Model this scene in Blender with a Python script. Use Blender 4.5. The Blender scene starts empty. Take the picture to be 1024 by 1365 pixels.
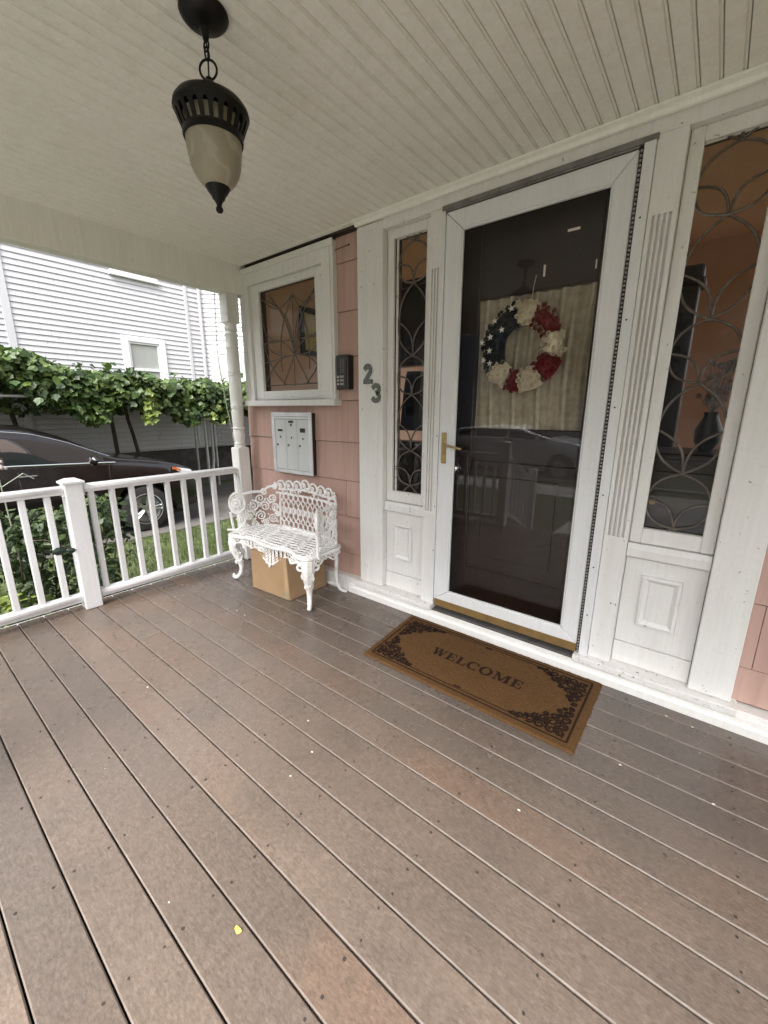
import bpy, bmesh, math, random
from mathutils import Vector, Matrix
PI = math.pi
rnd = random.Random(7)
S = bpy.context.scene
C = S.collection

# ------------------------------------------------------------------ camera, sky, sun, exposure
cam_data = bpy.data.cameras.new('camera')
cam = bpy.data.objects.new('camera', cam_data); C.objects.link(cam)
R_RIGHT = Vector((0.7827268, 0.6223586, 0.0029197))
R_DOWN = Vector((0.1509515, -0.1852930, -0.9710202))
R_FWD = Vector((-0.6037817, 0.7604843, -0.2389798))
m = Matrix((R_RIGHT, -R_DOWN, -R_FWD)).transposed().to_4x4()
m.translation = (0, 0, 1.4)
cam.matrix_world = m
cam_data.sensor_fit = 'HORIZONTAL'; cam_data.sensor_width = 36
cam_data.lens = 36 * 546.46 / 1024
cam_data.clip_start = 0.02; cam_data.clip_end = 800
S.camera = cam
SUN_EL, SUN_AZ = math.radians(52), math.radians(168)       # azimuth clockwise from +Y
world = bpy.data.worlds.new('World'); S.world = world; world.use_nodes = True
wn = world.node_tree.nodes; wl = world.node_tree.links
bg = wn['Background']; bg.inputs['Strength'].default_value = 0.15
sky = wn.new('ShaderNodeTexSky'); sky.sky_type = 'NISHITA'; sky.sun_disc = False
sky.sun_elevation = SUN_EL; sky.sun_rotation = SUN_AZ
sky.air_density = 1.0; sky.dust_density = 4.0; sky.ozone_density = 1.0
hs = wn.new('ShaderNodeHueSaturation'); hs.inputs['Saturation'].default_value = 0.30
wl.new(sky.outputs[0], hs.inputs['Color']); wl.new(hs.outputs[0], bg.inputs['Color'])
sd = bpy.data.lights.new('sun', 'SUN'); sd.energy = 1.5; sd.angle = math.radians(40); sd.color = (1, .98, .95)
sun = bpy.data.objects.new('sun', sd); C.objects.link(sun)
dirv = Vector((math.sin(SUN_AZ) * math.cos(SUN_EL), math.cos(SUN_AZ) * math.cos(SUN_EL), math.sin(SUN_EL)))
sun.rotation_euler = dirv.to_track_quat('Z', 'Y').to_euler(); sun.location = dirv * 30
vs = S.view_settings
S.display_settings.display_device = 'sRGB'
vs.view_transform = 'Standard'; vs.look = 'None'; vs.gamma = 1; vs.use_curve_mapping = False
vs.exposure = 2.0
S.render.engine = 'CYCLES'
cy = S.cycles
cy.use_denoising = True; cy.max_bounces = 10; cy.diffuse_bounces = 5; cy.glossy_bounces = 4
cy.transmission_bounces = 8; cy.transparent_max_bounces = 16; cy.sample_clamp_indirect = 8
cy.caustics_reflective = False; cy.caustics_refractive = False

# ------------------------------------------------------------------ materials
def new_mat(name):
    mt = bpy.data.materials.new(name); mt.use_nodes = True
    nt = mt.node_tree
    return mt, nt, nt.nodes['Principled BSDF']

def nd(nt, t, **kw):
    n = nt.nodes.new(t)
    for k, v in kw.items():
        if k in n.inputs: n.inputs[k].default_value = v
        else: setattr(n, k, v)
    return n

def coords(nt, kind, scale=(1, 1, 1)):
    mp = nd(nt, 'ShaderNodeMapping'); mp.inputs['Scale'].default_value = scale
    if kind == 'pos':
        g = nd(nt, 'ShaderNodeNewGeometry'); nt.links.new(g.outputs['Position'], mp.inputs['Vector'])
    else:
        g = nd(nt, 'ShaderNodeTexCoord'); nt.links.new(g.outputs['Object'], mp.inputs['Vector'])
    return mp.outputs[0]

def noise(nt, vec, scale, detail=4, rough=.6):
    n = nd(nt, 'ShaderNodeTexNoise', Scale=scale, Detail=detail, Roughness=rough)
    nt.links.new(vec, n.inputs['Vector']); return n.outputs['Fac']

def ramp(nt, fac, a, b, ca=(0, 0, 0, 1), cb=(1, 1, 1, 1)):
    r = nd(nt, 'ShaderNodeValToRGB')
    r.color_ramp.elements[0].position = a; r.color_ramp.elements[1].position = b
    r.color_ramp.elements[0].color = ca; r.color_ramp.elements[1].color = cb
    nt.links.new(fac, r.inputs[0]); return r.outputs[0]

def mixc(nt, fac, a, b, mode='MIX'):
    n = nd(nt, 'ShaderNodeMix', data_type='RGBA', blend_type=mode)
    for sock, v in ((n.inputs[0], fac), (n.inputs[6], a), (n.inputs[7], b)):
        if hasattr(v, 'is_linked') or hasattr(v, 'links'): nt.links.new(v, sock)
        elif isinstance(v, (int, float)): sock.default_value = v
        else: sock.default_value = (*v[:3], 1)
    return n.outputs[2]

def bump(nt, bs, h, strength, dist=.01):
    b = nd(nt, 'ShaderNodeBump', Strength=strength, Distance=dist)
    nt.links.new(h, b.inputs['Height']); nt.links.new(b.outputs[0], bs.inputs['Normal'])

def simple(name, col, col2=None, scale=8, rough=.5, metal=0, bscale=None, bstr=.2, bdist=.003, lo=.35, hi=.65, stretch=(1, 1, 1), space='pos', island=0):
    mt, nt, bs = new_mat(name)
    bs.inputs['Roughness'].default_value = rough; bs.inputs['Metallic'].default_value = metal
    v = coords(nt, space, stretch)
    out = None
    if col2 is not None:
        out = mixc(nt, ramp(nt, noise(nt, v, scale), lo, hi), col, col2)
    if island:
        g = nd(nt, 'ShaderNodeNewGeometry')
        r = ramp(nt, g.outputs['Random Per Island'], 0, 1, (1 - island, 1 - island, 1 - island, 1), (1 + island, 1 + island, 1 + island, 1))
        out = mixc(nt, 1.0, out if out is not None else col, r, 'MULTIPLY')
    if out is not None: nt.links.new(out, bs.inputs['Base Color'])
    else: bs.inputs['Base Color'].default_value = (*col, 1)
    if bscale: bump(nt, bs, noise(nt, v, bscale, 3), bstr, bdist)
    return mt

def white_paint(name, col=(.78, .77, .74), grime=.35, chips=0.0, rough=.42, warm=(.45, .40, .33), chip_scale=(30, 30, 30)):
    mt, nt, bs = new_mat(name)
    bs.inputs['Roughness'].default_value = rough
    v = coords(nt, 'pos'); vz = coords(nt, 'pos', (9, 9, 1.6))
    n1 = noise(nt, vz, 1.4, 6, .7); n2 = noise(nt, v, 45, 4, .7)
    g = ramp(nt, n1, .45, .8)
    g2 = ramp(nt, n2, .55, .85)
    c = mixc(nt, g, col, tuple(col[i] * (1 - grime * .45) + warm[i] * grime * .45 for i in range(3)))
    c = mixc(nt, g2, c, tuple(col[i] * .86 for i in range(3)))
    c = mixc(nt, 1.0, c, ramp(nt, noise(nt, coords(nt, 'pos', (55, 55, 3)), 1.0, 3), .3, .7, (.955, .95, .94, 1), (1.02, 1.02, 1.02, 1)), 'MULTIPLY')
    if chips:
        vc = coords(nt, 'pos', chip_scale)
        nc = noise(nt, vc, 1.0, 5, .75)
        ch = ramp(nt, nc, 1 - chips - .02, 1 - chips + .01)
        c = mixc(nt, ch, c, (.13, .115, .10))
        bump(nt, bs, ch, -.6, .002)
    else:
        bump(nt, bs, noise(nt, v, 60, 3), .12, .002)
    nt.links.new(c, bs.inputs['Base Color'])
    return mt

def deck_mat():
    mt, nt, bs = new_mat('composite_deck')
    v = coords(nt, 'pos'); vs_ = coords(nt, 'pos', (1, 6, 1)); vf = coords(nt, 'pos', (55, 130, 55))
    oi = nd(nt, 'ShaderNodeObjectInfo')
    base = ramp(nt, oi.outputs['Random'], 0, 1, (.112, .090, .075, 1), (.168, .128, .102, 1))
    # reddish patches along single boards
    off = nd(nt, 'ShaderNodeVectorMath', operation='MULTIPLY_ADD')
    com = nd(nt, 'ShaderNodeCombineXYZ'); nt.links.new(oi.outputs['Random'], com.inputs[0]); nt.links.new(oi.outputs['Random'], com.inputs[1])
    nt.links.new(com.outputs[0], off.inputs[0]); off.inputs[1].default_value = (91, 53, 0)
    vr = coords(nt, 'pos', (.55, .25, 0)); nt.links.new(vr, off.inputs[2])
    red = ramp(nt, noise(nt, off.outputs[0], 1.3, 2, .5), .53, .68)
    c = mixc(nt, red, base, (.164, .112, .083))
    o2 = nd(nt, 'ShaderNodeVectorMath', operation='MULTIPLY_ADD'); nt.links.new(com.outputs[0], o2.inputs[0]); o2.inputs[1].default_value = (37, 71, 0); nt.links.new(v, o2.inputs[2])
    st = ramp(nt, noise(nt, o2.outputs[0], 2.2, 4, .6), .45, .82)
    c = mixc(nt, st, c, (.104, .086, .072))
    sm = ramp(nt, noise(nt, v, 34, 3, .6), .3, .75, (.86, .86, .86, 1), (1.12, 1.12, 1.12, 1))
    c = mixc(nt, 1.0, c, sm, 'MULTIPLY')
    # shade toward the house wall, put into the board colour in patches
    sep = nd(nt, 'ShaderNodeSeparateXYZ'); nt.links.new(v, sep.inputs[0])
    mx = nd(nt, 'ShaderNodeMapRange'); mx.inputs['From Min'].default_value = 1.15; mx.inputs['From Max'].default_value = 2.2
    nt.links.new(sep.outputs[1], mx.inputs[0])
    mm = nd(nt, 'ShaderNodeMath', operation='MULTIPLY'); nt.links.new(mx.outputs[0], mm.inputs[0])
    nt.links.new(ramp(nt, noise(nt, v, 1.7, 4, .6), .34, .70), mm.inputs[1])
    c = mixc(nt, mm.outputs[0], c, (.075, .067, .061))
    fine = ramp(nt, noise(nt, vf, 1.0, 4, .75), .25, .8, (.60, .60, .60, 1), (1.36, 1.36, 1.36, 1))
    c = mixc(nt, 1.0, c, fine, 'MULTIPLY')
    nt.links.new(c, bs.inputs['Base Color'])
    rr = ramp(nt, noise(nt, v, 3.5, 5), .3, .8, (.21, .21, .21, 1), (.36, .36, .36, 1))
    nt.links.new(rr, bs.inputs['Roughness'])
    bump(nt, bs, noise(nt, coords(nt, 'pos', (60, 110, 60)), 1.6, 4, .7), .30, .0022)
    bs.inputs['Specular IOR Level'].default_value = .62
    return mt

def shingle_mat():
    mt, nt, bs = new_mat('pink_shingle')
    bs.inputs['Roughness'].default_value = .62
    vz = coords(nt, 'pos', (14, 14, .7)); v = coords(nt, 'pos')
    oi = nd(nt, 'ShaderNodeObjectInfo')
    base = ramp(nt, oi.outputs['Random'], 0, 1, (.46, .305, .255, 1), (.515, .345, .29, 1))
    c = mixc(nt, ramp(nt, noise(nt, vz, 2.2, 4), .35, .7), base, (.43, .275, .225))
    c = mixc(nt, ramp(nt, noise(nt, v, 5, 6, .75), .58, .8), c, (.42, .28, .235))
    nt.links.new(c, bs.inputs['Base Color'])
    w = nd(nt, 'ShaderNodeTexWave', Scale=9, Distortion=2.5, Detail=2); w.bands_direction = 'X'
    nt.links.new(coords(nt, 'pos', (1, 1, .15)), w.inputs['Vector'])
    bump(nt, bs, w.outputs['Fac'], .10, .004)
    return mt

def glass_mat(name, tint=(1, 1, 1), f0=.05, rough=0.0, wavy=0.0):
    mt = bpy.data.materials.new(name); mt.use_nodes = True
    nt = mt.node_tree; nt.nodes.clear()
    out = nd(nt, 'ShaderNodeOutputMaterial')
    tr = nd(nt, 'ShaderNodeBsdfTransparent'); tr.inputs['Color'].default_value = (*tint, 1)
    gl = nd(nt, 'ShaderNodeBsdfGlossy', Roughness=rough)
    geo = nd(nt, 'ShaderNodeNewGeometry')
    dot = nd(nt, 'ShaderNodeVectorMath', operation='DOT_PRODUCT')
    nt.links.new(geo.outputs['Incoming'], dot.inputs[0]); nt.links.new(geo.outputs['Normal'], dot.inputs[1])
    ab = nd(nt, 'ShaderNodeMath', operation='ABSOLUTE'); nt.links.new(dot.outputs['Value'], ab.inputs[0])
    om = nd(nt, 'ShaderNodeMath', operation='SUBTRACT'); om.inputs[0].default_value = 1; nt.links.new(ab.outputs[0], om.inputs[1])
    pw = nd(nt, 'ShaderNodeMath', operation='POWER'); nt.links.new(om.outputs[0], pw.inputs[0]); pw.inputs[1].default_value = 5
    ma = nd(nt, 'ShaderNodeMath', operation='MULTIPLY_ADD'); nt.links.new(pw.outputs[0], ma.inputs[0])
    ma.inputs[1].default_value = 1 - f0; ma.inputs[2].default_value = f0
    mx = nd(nt, 'ShaderNodeMixShader')
    nt.links.new(ma.outputs[0], mx.inputs[0]); nt.links.new(tr.outputs[0], mx.inputs[1]); nt.links.new(gl.outputs[0], mx.inputs[2])
    if wavy:
        b = nd(nt, 'ShaderNodeBump', Strength=wavy, Distance=.01)
        nt.links.new(noise(nt, coords(nt, 'pos'), 3.5, 1), b.inputs['Height']); nt.links.new(b.outputs[0], gl.inputs['Normal'])
    nt.links.new(mx.outputs[0], out.inputs['Surface'])
    return mt

def leaf_mat(name, a, b, spread=.45, rough=.45, trans=.3):
    mt, nt, bs = new_mat(name)
    g = nd(nt, 'ShaderNodeNewGeometry')
    c = ramp(nt, g.outputs['Random Per Island'], 0, 1, (*a, 1), (*b, 1))
    c2 = mixc(nt, ramp(nt, noise(nt, coords(nt, 'pos'), 1.8, 3), .35, .7), c, tuple(x * (1 - spread) for x in a))
    nt.links.new(c2, bs.inputs['Base Color']); bs.inputs['Roughness'].default_value = rough
    t = nd(nt, 'ShaderNodeBsdfTranslucent'); nt.links.new(c2, t.inputs['Color'])
    mx = nd(nt, 'ShaderNodeMixShader'); mx.inputs[0].default_value = trans
    nt.links.new(bs.outputs[0], mx.inputs[1]); nt.links.new(t.outputs[0], mx.inputs[2])
    nt.links.new(mx.outputs[0], nt.nodes['Material Output'].inputs['Surface'])
    return mt

def coir_mat(name, a, b):
    mt, nt, bs = new_mat(name); bs.inputs['Roughness'].default_value = .95
    bs.inputs['Specular IOR Level'].default_value = .1
    v = coords(nt, 'pos')
    c = mixc(nt, ramp(nt, noise(nt, v, 260, 3, .8), .3, .75), a, b)
    c = mixc(nt, ramp(nt, noise(nt, v, 7, 5, .7), .5, .8), c, tuple(x * .62 for x in a))
    nt.links.new(c, bs.inputs['Base Color'])
    bump(nt, bs, noise(nt, v, 320, 2, .8), 1.0, .006)
    return mt

def alabaster():
    mt, nt, bs = new_mat('alabaster_glass')
    v = coords(nt, 'pos')
    d = nd(nt, 'ShaderNodeTexNoise', Scale=5, Detail=3); nt.links.new(v, d.inputs['Vector'])
    w = nd(nt, 'ShaderNodeTexWave', Scale=1.6, Distortion=26, Detail=4); w.inputs['Detail Scale'].default_value = 2.2; w.bands_direction = 'Z'
    nt.links.new(v, w.inputs['Vector'])
    veins = ramp(nt, w.outputs['Fac'], .72, 1.0)
    c = mixc(nt, ramp(nt, d.outputs['Fac'], .4, .65), (.60, .55, .43), (.50, .45, .34))
    c = mixc(nt, veins, c, (.67, .63, .54))
    nt.links.new(c, bs.inputs['Base Color']); bs.inputs['Roughness'].default_value = .28
    t = nd(nt, 'ShaderNodeBsdfTranslucent'); nt.links.new(c, t.inputs['Color'])
    mx = nd(nt, 'ShaderNodeMixShader'); mx.inputs[0].default_value = .5
    nt.links.new(bs.outputs[0], mx.inputs[1]); nt.links.new(t.outputs[0], mx.inputs[2])
    nt.links.new(mx.outputs[0], nt.nodes['Material Output'].inputs['Surface'])
    return mt

def curtain_mat():
    mt, nt, bs = new_mat('lace')
    bs.inputs['Roughness'].default_value = .9
    c = mixc(nt, ramp(nt, noise(nt, coords(nt, 'pos'), 28, 4), .4, .6), (.56, .52, .43), (.45, .41, .33))
    nt.links.new(c, bs.inputs['Base Color'])
    return mt

W_TRIM = white_paint('white_trim', (.745, .738, .715), .4)
W_OLD = white_paint('old_white_trim', (.74, .735, .715), .42, chips=.325, chip_scale=(26, 26, 26))
W_PEEL = white_paint('peeling_white_sill', (.72, .71, .69), .6, chips=.365, chip_scale=(34, 34, 60))
W_VINYL = white_paint('white_vinyl', (.76, .76, .775), .12, rough=.3)
W_DOOR = white_paint('white_door_metal', (.72, .73, .74), .25, rough=.35)
CEIL = white_paint('cream_ceiling_paint', (.87, .855, .81), .45, warm=(.45, .40, .30))
GROOVE = simple('ceiling_groove_backing', (.16, .14, .11), (.09, .08, .065), 7, .9)  # dark backing seen in the gaps between ceiling boards
DECK = deck_mat()
EDGE = simple('lit_board_edge', (.170, .138, .115), (.11, .09, .075), 9, .6)  # paler chamfer colour carries the light that rounded edges catch
DARK = simple('dark_gap', (.02, .018, .016), None, rough=.9)
SCREW = simple('dark_screw', (.03, .025, .022), None, rough=.6)
PINK = shingle_mat()
BRONZE = simple('oil_rubbed_bronze', (.004, .003, .0028), (.008, .006, .005), 20, .42)
BRONZE.node_tree.nodes['Principled BSDF'].inputs['Specular IOR Level'].default_value = .22
ALAB = alabaster()
IRON = simple('white_cast_iron', (.80, .795, .785), (.60, .54, .45), 24, .45, 0, 70, .35, .004, .52, .74)
CARD = simple('cardboard', (.33, .215, .118), (.28, .18, .098), 5, .85, 0, 90, .15, .002)
TAPE = simple('packing_tape', (.40, .27, .15), None, rough=.25)
LBL = simple('grey_green_print', (.20, .20, .13), (.30, .26, .16), 60, .7)
ALU = simple('brushed_aluminium', (.72, .73, .74), (.62, .63, .64), 10, .35, .35)
MBOX = simple('grey_green_enamel', (.58, .60, .585), (.54, .56, .55), 6, .4)
BLACKP = simple('black_plastic', (.007, .006, .0055), (.014, .012, .010), 30, .4)
GREYP = simple('grey_plastic', (.28, .26, .25), None, rough=.5)
BRASS = simple('tarnished_brass', (.50, .36, .15), (.32, .23, .11), 25, .35, .85)
SWEEP = simple('brass_sweep', (.30, .19, .07), (.22, .14, .06), 12, .45, .4)
DIGIT = simple('weathered_pewter', (.10, .105, .095), (.19, .195, .175), 130, .5, .5, 200, .5, .002)
WOOD = simple('dark_door_wood', (.010, .005, .004), (.017, .008, .006), 3, .35, 0, None, stretch=(14, 14, 1))
LEAD = simple('lead_came', (.085, .066, .05), (.15, .13, .112), 30, .45, .35)
STORM = glass_mat('storm_door_glass', (.90, .89, .87), .036, wavy=.004)
PANE = glass_mat('clear_glass', (.92, .90, .87), .030, wavy=.02)
LACE = curtain_mat()
COIR = coir_mat('coir', (.150, .080, .032), (.072, .037, .016))
COIRP = coir_mat('coir_black_print', (.014, .008, .006), (.045, .023, .014))
ROOMW = simple('terracotta_plaster', (.80, .53, .39), (.74, .48, .34), 3, .8)
ROOMC = simple('room_floor_wood', (.28, .17, .10), (.22, .13, .08), 4, .5)
CREAMR = simple('cream_felt', (.86, .79, .64), (.78, .70, .55), 40, .9)
REDR = simple('crimson_felt', (.26, .016, .022), (.15, .010, .015), 60, .9)
NAVY = simple('navy_felt', (.010, .012, .022), (.02, .022, .035), 60, .9)
STARW = simple('white_felt', (.80, .80, .78), None, rough=.8)
STRAW = simple('straw_ring', (.30, .24, .15), None, rough=.9)
BLACKPAINT = simple('near_black_car_paint', (.006, .0045, .0045), (.008, .006, .006), 3, .16)
BLACKPAINT.node_tree.nodes['Principled BSDF'].inputs['Coat Weight'].default_value = .25
SILVER = simple('silver_car_paint', (.62, .63, .65), None, rough=.3, metal=.15)
CARGLASS = simple('car_glass', (.012, .014, .014), None, rough=.03)
CARGLASS.node_tree.nodes['Principled BSDF'].inputs['IOR'].default_value = 1.9
RUBBER = simple('tyre_rubber', (.018, .018, .018), (.028, .027, .026), 20, .8)
ALLOY = simple('alloy', (.55, .56, .57), None, rough=.3, metal=.9)
CHROME = simple('chrome', (.75, .75, .76), None, rough=.12, metal=1)
LAMP = simple('headlamp_glass', (.55, .56, .56), None, rough=.1)
AMBER = simple('amber_lens', (.55, .14, .03), None, rough=.15)
REDL = simple('red_lens', (.35, .02, .02), None, rough=.15)
VSIDING = white_paint('white_clapboard', (.56, .555, .57), .10, rough=.5)
STONE = simple('foundation_stone', (.11, .10, .09), (.06, .055, .05), 6, .9, 0, 12, .6, .02)
BLIND = simple('window_shade', (.50, .53, .53), (.46, .49, .49), 3, .7)
ROOF = simple('asphalt_shingle_roof', (.10, .095, .09), (.07, .068, .065), 30, .9)
BARK = simple('vine_bark', (.055, .04, .028), (.09, .07, .05), 20, .9, 0, 30, .6, .01)
STEEL = simple('galvanised_pipe', (.50, .51, .50), (.40, .41, .40), 12, .45, .6)
GRAPE = leaf_mat('grape_leaf', (.040, .085, .020), (.150, .215, .050), .5)
ROSEL = leaf_mat('rose_leaf', (.040, .075, .030), (.130, .180, .055), .45)
HOSTA = leaf_mat('pale_leaf', (.22, .30, .07), (.34, .40, .11), .2)
GRASS = leaf_mat('grass_blade', (.060, .105, .022), (.120, .170, .040), .3)
FRONTC = simple('pale_front_paving', (.46, .45, .43), (.38, .37, .35), 3, .9)
SOIL = simple('lawn_soil', (.075, .095, .032), (.055, .060, .026), 4, .95, 0, 30, .6, .02)
CONC = simple('driveway_concrete', (.105, .098, .088), (.075, .070, .063), 3, .9, 0, 60, .3, .004)
ASPH = simple('asphalt', (.05, .05, .052), (.065, .065, .066), 12, .9, 0, 90, .4, .005)
WALK = simple('pavement_concrete', (.42, .41, .39), (.35, .34, .33), 4, .9)
BLUEH = simple('blue_grey_siding', (.20, .24, .30), (.18, .22, .28), 3, .7)
DKWIN = simple('dark_window', (.02, .025, .03), None, rough=.05)
LINE = simple('yellow_road_paint', (.45, .32, .05), None, rough=.7)
YELLOW = simple('yellow_petal', (.70, .52, .10), None, rough=.6)
PALE = simple('pale_litter', (.60, .56, .48), None, rough=.8)
DKLIT = simple('dark_litter', (.05, .04, .03), None, rough=.9)
GREENWIRE = simple('pale_green_cable', (.36, .40, .30), None, rough=.5)
CREAMT = simple('picture_mount', (.62, .50, .20), (.50, .36, .12), 5, .6)
FLOWER = simple('dried_flower', (.45, .40, .38), (.30, .24, .22), 40, .9)
THRESH = simple('weathered_threshold', (.085, .080, .075), (.05, .048, .046), 14, .75, 0, 60, .3, .003)

# ------------------------------------------------------------------ mesh helpers
class MB:
    def __init__(s): s.v = []; s.f = []; s.m = []
    def add(s, vs, fs, mi=0):
        o = len(s.v); s.v += [tuple(p) for p in vs]; s.f += [tuple(i + o for i in f) for f in fs]; s.m += [mi] * len(fs); return s
    def box(s, x0, y0, z0, x1, y1, z1, mi=0, mat=None):
        vs = [(x0, y0, z0), (x1, y0, z0), (x1, y1, z0), (x0, y1, z0), (x0, y0, z1), (x1, y0, z1), (x1, y1, z1), (x0, y1, z1)]
        if mat: vs = [mat @ Vector(p) for p in vs]
        return s.add(vs, [(3, 2, 1, 0), (4, 5, 6, 7), (0, 1, 5, 4), (1, 2, 6, 5), (2, 3, 7, 6), (3, 0, 4, 7)], mi)
    def cbox(s, c, d, mi=0, rz=0):
        mt = Matrix.Translation(c) @ Matrix.Rotation(rz, 4, 'Z')
        return s.box(-d[0] / 2, -d[1] / 2, -d[2] / 2, d[0] / 2, d[1] / 2, d[2] / 2, mi, mt)
    def tube(s, pts, r, n=6, mi=0, closed=False, flat=1.0, caps=True):
        pts = [Vector(p) for p in pts]; k = len(pts)
        if k < 2: return s
        rs = r if isinstance(r, (list, tuple)) else [r] * k
        up = None; vs = []
        for i in range(k):
            if closed: t = pts[(i + 1) % k] - pts[i - 1]
            else: t = pts[min(i + 1, k - 1)] - pts[max(i - 1, 0)]
            if t.length < 1e-9: t = Vector((0, 0, 1))
            t.normalize()
            if up is None:
                a = Vector((0, 0, 1)) if abs(t.z) < .9 else Vector((0, 1, 0))
                up = (a - t * a.dot(t)).normalized()
            else:
                up = up - t * up.dot(t)
                up = up.normalized() if up.length > 1e-6 else t.orthogonal().normalized()
            b = t.cross(up)
            for j in range(n):
                an = 2 * PI * j / n
                vs.append(pts[i] + (up * math.cos(an) + b * math.sin(an) * flat) * rs[i])
        fs = []
        for i in range(k if closed else k - 1):
            for j in range(n):
                a0 = i * n + j; a1 = i * n + (j + 1) % n; i2 = (i + 1) % k
                fs.append((a0, a1, i2 * n + (j + 1) % n, i2 * n + j))
        if not closed and caps:
            fs.append(tuple(range(n - 1, -1, -1))); fs.append(tuple((k - 1) * n + j for j in range(n)))
        return s.add(vs, fs, mi)
    def lathe(s, prof, n=24, c=(0, 0, 0), mi=0, axis='Z', caps=True):
        vs = []; fs = []
        for (r, z) in prof:
            for j in range(n):
                a = 2 * PI * j / n
                p = (r * math.cos(a), r * math.sin(a), z)
                if axis == 'Y': p = (p[0], z, p[1])
                if axis == 'X': p = (z, p[0], p[1])
                vs.append((p[0] + c[0], p[1] + c[1], p[2] + c[2]))
        for i in range(len(prof) - 1):
            for j in range(n):
                fs.append((i * n + j, i * n + (j + 1) % n, (i + 1) * n + (j + 1) % n, (i + 1) * n + j))
        if caps and prof[0][0] > 1e-5: fs.append(tuple(range(n - 1, -1, -1)))
        if caps and prof[-1][0] > 1e-5: fs.append(tuple((len(prof) - 1) * n + j for j in range(n)))
        return s.add(vs, fs, mi)
    def sphere(s, c, r, n=8, mi=0, sc=(1, 1, 1)):
        k = max(4, n // 2 + 1)
        vs = []; fs = []
        for i in range(k + 1):
            t = PI * i / k
            for j in range(n):
                a = 2 * PI * j / n
                vs.append((c[0] + r * sc[0] * math.sin(t) * math.cos(a), c[1] + r * sc[1] * math.sin(t) * math.sin(a), c[2] + r * sc[2] * math.cos(t)))
        for i in range(k):
            for j in range(n):
                fs.append((i * n + j, (i + 1) * n + j, (i + 1) * n + (j + 1) % n, i * n + (j + 1) % n))
        return s.add(vs, fs, mi)
    def prism(s, poly, a0, a1, axis='Y', mi=0):
        """2-D polygon (counter-clockwise) swept along an axis; the polygon's pair is the other two axes in order"""
        k = len(poly)
        def p3(p, a):
            return (a, p[0], p[1]) if axis == 'X' else (p[0], a, p[1]) if axis == 'Y' else (p[0], p[1], a)
        vs = [p3(p, a0) for p in poly] + [p3(p, a1) for p in poly]
        fs = [tuple(range(k)), tuple(range(2 * k - 1, k - 1, -1))]
        fs += [(i, k + i, k + (i + 1) % k, (i + 1) % k) for i in range(k)]
        return s.add(vs, fs, mi)
    def grid(s, fn, nu, nv, mi=0):
        vs = [fn(i / nu, j / nv) for j in range(nv + 1) for i in range(nu + 1)]
        fs = [(j * (nu + 1) + i, j * (nu + 1) + i + 1, (j + 1) * (nu + 1) + i + 1, (j + 1) * (nu + 1) + i) for j in range(nv) for i in range(nu)]
        return s.add(vs, fs, mi)
    def ribbon(s, pts, w, fn, mi=0):
        """flat mitred strip along 2-D pts, fn maps (u, v) to 3-D"""
        pts = [Vector(p) for p in pts]; k = len(pts); vs = []
        for i in range(k):
            t = pts[min(i + 1, k - 1)] - pts[max(i - 1, 0)]
            t = t.normalized() if t.length > 1e-9 else Vector((1, 0))
            nrm = Vector((-t.y, t.x))
            ww = w[i] if isinstance(w, (list, tuple)) else w
            vs.append(fn(*(pts[i] + nrm * ww / 2))); vs.append(fn(*(pts[i] - nrm * ww / 2)))
        return s.add(vs, [(2 * i, 2 * i + 1, 2 * i + 3, 2 * i + 2) for i in range(k - 1)], mi)
    def mesh(s, name, mats, origin=(0, 0, 0), bevel=0, smooth=False, fix=True, segs=1):
        me = bpy.data.meshes.new(name)
        o = Vector(origin)
        me.from_pydata([tuple(Vector(p) - o) for p in s.v] if o.length else s.v, [], s.f)
        for mt in (mats if isinstance(mats, (list, tuple)) else [mats]): me.materials.append(mt)
        if any(s.m): me.polygons.foreach_set('material_index', s.m)
        if bevel or fix:
            bm = bmesh.new(); bm.from_mesh(me)
            if fix: bmesh.ops.recalc_face_normals(bm, faces=bm.faces)
            if bevel:
                es = [e for e in bm.edges if len(e.link_faces) == 2 and e.calc_face_angle(0) > .6]
                bmesh.ops.bevel(bm, geom=es, offset=bevel, segments=segs, affect='EDGES', profile=.6, clamp_overlap=True)
            bm.to_mesh(me); bm.free()
        if smooth:
            me.polygons.foreach_set('use_smooth', [True] * len(me.polygons))
            try: me.set_sharp_from_angle(angle=math.radians(38))
            except Exception: pass
        me.update()
        return me

def root_loc(o):
    v = Vector((0, 0, 0))
    while o is not None: v += Vector(o.location); o = o.parent
    return v
def tag(o, label=None, cat=None, group=None, kind=None):
    if label: o['label'] = label
    if cat: o['category'] = cat
    if group: o['group'] = group
    if kind: o['kind'] = kind
    return o
def thing(name, label, cat, loc=(0, 0, 0), rz=0, group=None):
    o = bpy.data.objects.new(name, None); C.objects.link(o); o.empty_display_size = .1
    o.location = loc; o.rotation_euler = (0, 0, rz)
    return tag(o, label, cat, group)
def part(name, mb, mats, parent, bevel=0, smooth=False, label=None, kind=None, fix=True, segs=1, local=False):
    """world-coordinate mesh -> child of parent (parents built this way are never rotated); local=True keeps coordinates relative to the parent"""
    org = Vector((0, 0, 0)) if (local or parent is None) else root_loc(parent)
    o = bpy.data.objects.new(name, mb.mesh(name, mats, org, bevel, smooth, fix, segs)); C.objects.link(o)
    o.parent = parent
    return tag(o, label, kind=kind)
def inst(name, me, parent, loc, rot=(0, 0, 0), scale=(1, 1, 1), local=False):
    o = bpy.data.objects.new(name, me); C.objects.link(o); o.parent = parent
    o.location = Vector(loc) if local or parent is None else Vector(loc) - root_loc(parent)
    o.rotation_euler = rot; o.scale = scale
    return o
def copy_tree(o, parent=None):
    c = o.copy(); C.objects.link(c); c.parent = parent
    for ch in list(o.children): copy_tree(ch, c)
    return c
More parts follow.
